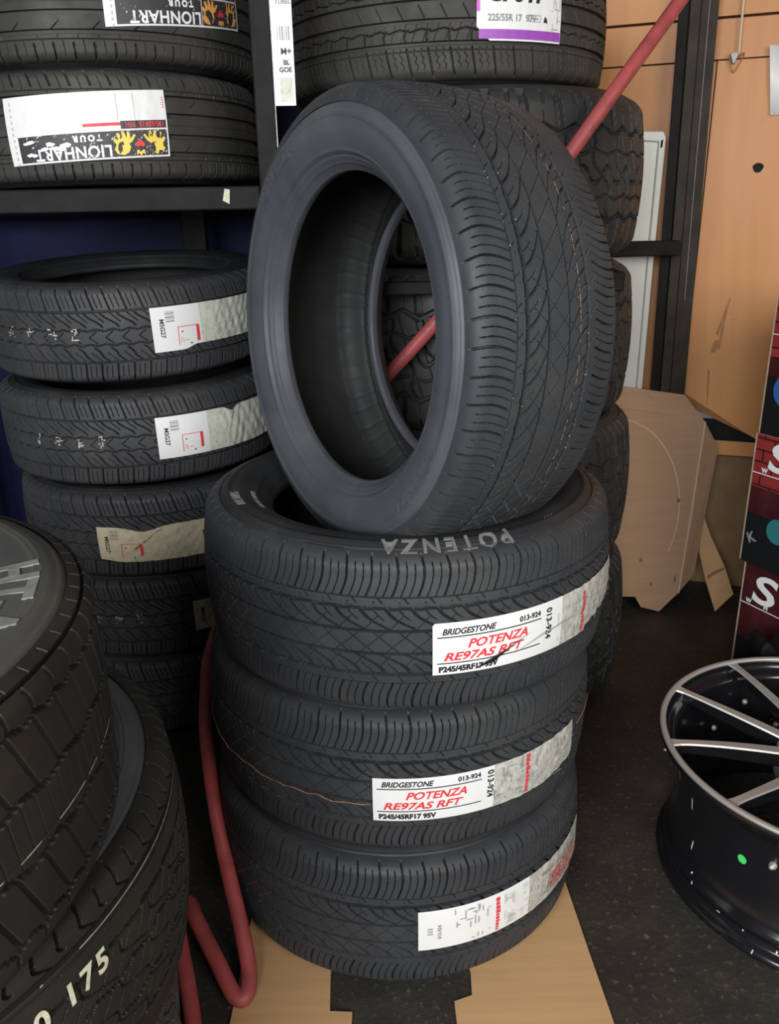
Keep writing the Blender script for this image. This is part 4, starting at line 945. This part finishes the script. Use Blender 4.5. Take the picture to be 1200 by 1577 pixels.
def spoke_mesh(a0, side):
    """one arm from the hub root (angle a0) to the lip (angle a0+side*19deg)"""
    n = 14; V = []; fm = []
    rs = np.linspace(0.070, RF - 0.008, n); sects = []
    for i, r in enumerate(rs):
        f = i / (n - 1); spread = side * d2r(19) * (1 - (1 - f) ** 1.6) if True else 0
        aa = a0 + side * d2r(3.5) * (1 - f) + side * d2r(19.0) * sst(0, 1, np.array(f * 0.55 + 0.45 * f)) if False else a0 + side * (d2r(9.0) * (1 - f) ** 2 * 0 + math.atan2(0.020 + (math.sin(d2r(19)) * (RF - 0.008) - 0.020) * max(0, (r - 0.07) / (RF - 0.078)), r * math.cos(d2r(19) * f)))
        w = 0.011 - 0.005 * f; z = WH - 0.004 - 0.020 * (1 - f) ** 1.5; dp = 0.030 - 0.012 * f
        if f > 0.9: w += 0.004 * (f - 0.9) * 10
        c, s = math.cos(aa), math.sin(aa); cx, cy = r * c, r * s
        ad = a0 + side * d2r(19) * 1.25; tx, ty = -math.sin(ad), math.cos(ad)
        for (q, zz) in ((-w, z - dp), (-w - 0.0005, z - 0.003), (-w + 0.001, z), (w - 0.001, z), (w + 0.0005, z - 0.003), (w, z - dp)):
            V.append((cx + tx * q, cy + ty * q, zz))
    F = []
    for i in range(n - 1):
        for j in range(6):
            j2 = (j + 1) % 6; F.append((i * 6 + j, i * 6 + j2, (i + 1) * 6 + j2, (i + 1) * 6 + j)); fm.append(1 if j in (1, 2, 3) else 0)
    F += [tuple(range(6)), tuple(range((n - 1) * 6, n * 6))[::-1]]; fm += [0, 0]
    return mesh_np('spoke', V, F, [M['gloss_black'], M['machined']], fm, False)
for q in range(5):
    a0 = d2r(158 + 72 * q)
    for sd in (1, -1): link('spoke', spoke_mesh(a0, sd), wh)
V, F = lathe([(0.0, WH - 0.030), (0.030, WH - 0.030), (0.033, WH - 0.024), (0.082, WH - 0.024), (0.092, WH - 0.032), (0.092, WH - 0.08), (0.0, WH - 0.08)], 60); link('hub', mesh_np('hub', V, F, [M['machined']], None, False), wh)
g = Geo()
for q in range(5):
    a = d2r(122 + 72 * q); cx, cy = 0.056 * math.cos(a), 0.056 * math.sin(a)
    g = Geo(); g.add([(cx + 0.009 * math.cos(b), cy + 0.009 * math.sin(b), WH - 0.0236) for b in np.linspace(0, 2 * PI, 16, endpoint=False)], [tuple(range(16))], M['dark_hole'])
    link('bolt_hole', g.mesh('bolt_hole'), wh)
for a, z in ((122, 0.16), (150, 0.12), (166, 0.10), (86, 0.14), (192, 0.13), (104, 0.20)):
    V, F = lathe([(0.0, 0.006), (0.004, 0.005), (0.006, 0.002), (0.006, 0.0)], 16)
    o = link('rivet', mesh_np('rivet', V, F, [M['machined']]), wh); o.location = ((R0 - 0.038) * math.cos(d2r(a)), (R0 - 0.038) * math.sin(d2r(a)), z); o.rotation_euler = Vector((-math.cos(d2r(a)), -math.sin(d2r(a)), 0.3)).to_track_quat('Z', 'Y').to_euler()
def on_barrel(th, z, dr=0.0008):
    r = float(np.interp(z, P1[:, 1], P1[:, 0])) + dr; return (r * math.cos(th), r * math.sin(th), z)
g = Geo(); th = d2r(-145.6); g.add([on_barrel(th + 0.0085 * math.cos(a) / R0, 0.149 + 0.0085 * math.sin(a)) for a in np.linspace(0, 2 * PI, 20, endpoint=False)], [tuple(range(20))], M['green'])
go = link('dot_sticker', g.mesh('green_dot'), wh); go['label'] = 'round green sticker'
g = Geo(); rg = np.random.RandomState(2)
for th, z, w, h in ((-173, 0.168, 0.002, 0.014), (-188, 0.178, 0.0013, 0.012), (-170, 0.09, 0.002, 0.01), (-165, 0.052, 0.002, 0.002), (-163, 0.04, 0.002, 0.004), (-150, 0.03, 0.004, 0.0015), (-140, 0.028, 0.0015, 0.002), (-128, 0.022, 0.0015, 0.003), (-135, 0.01, 0.001, 0.003), (-114, 0.1, 0.001, 0.003), (-110, 0.07, 0.001, 0.002)):
    t = d2r(th); g.add([on_barrel(t + a * w / R0, z + b * h) for a, b in ((-1, -0.7), (0.6, -1), (1, 0.6), (-0.5, 1))], [(0, 1, 2, 3)], M['chip'])
link('paint_chip', g.mesh('paint_chips'), wh)['kind'] = 'stuff'
vs = lathe([(0, 0.012), (0.003, 0.012), (0.004, 0.008), (0.006, 0.006), (0.0065, 0.0)], 16)
o = link('valve_stem', mesh_np('valve_stem', vs[0], vs[1], [M['machined']]), wh); a = d2r(-134.5); p = on_barrel(a, 0.172, -0.001); o.location = p; o.rotation_euler = Vector((math.cos(a), math.sin(a), 0.1)).to_track_quat('Z', 'Y').to_euler()

# dark cast part behind the wheel, beside the boxes
cj = thing('brake_caliper', 'dark cast metal part on the floor between the alloy wheel and the boxes', 'car part', (0.815, 1.60, 0)); cj.scale = (0.6, 0.8, 1.55)
g = Geo(); g.prism([(-0.050, 0.10), (-0.042, 0.165), (-0.02, 0.172), (0.03, 0.150), (0.10, 0.175), (0.16, 0.12), (0.15, 0.0), (-0.02, 0.0)], lambda a, b, t: (a, t, b), -0.05, 0.04, M['steel_black']); bevel(link('casting', g.mesh('casting'), cj), 0.006)
V, F = lathe([(0, 0.10), (0.03, 0.10), (0.034, 0.095), (0.034, 0.0)], 24); o = link('piston', mesh_np('piston', V, F, [M['steel_post']]), cj); o.location = (0.08, -0.02, 0.13); o.rotation_euler = (0.3, 0, 0)

# little scraps and stones on the floor
def pebble(x, y, r, m, label):
    rg = np.random.RandomState(int(x * 1e4) % 9999); g = Geo(); V = []; 
    for j, (zr, rr) in enumerate(((0.0, 0.8), (0.45, 1.0), (0.8, 0.55))):
        for i in range(7): a = i * 2 * PI / 7; V.append((r * rr * math.cos(a) * (0.8 + 0.4 * rg.rand()), r * rr * math.sin(a) * (0.8 + 0.4 * rg.rand()), r * zr))
    F = [tuple(range(6, -1, -1)), tuple(range(14, 21))] + [(j * 7 + i, j * 7 + (i + 1) % 7, (j + 1) * 7 + (i + 1) % 7, (j + 1) * 7 + i) for j in range(2) for i in range(7)]
    g.add(V, F, m); o = link('floor_debris', g.mesh('debris'), None, (x, y, 0)); return tag(o, label, 'debris')
pebble(0.655, 1.545, 0.006, M['card_dark'], 'small brown crumb on the dark floor just behind the alloy wheel')
pebble(0.607, 1.560, 0.0035, M['chip'], 'tiny pale crumb on the floor left of the brown crumb behind the wheel')
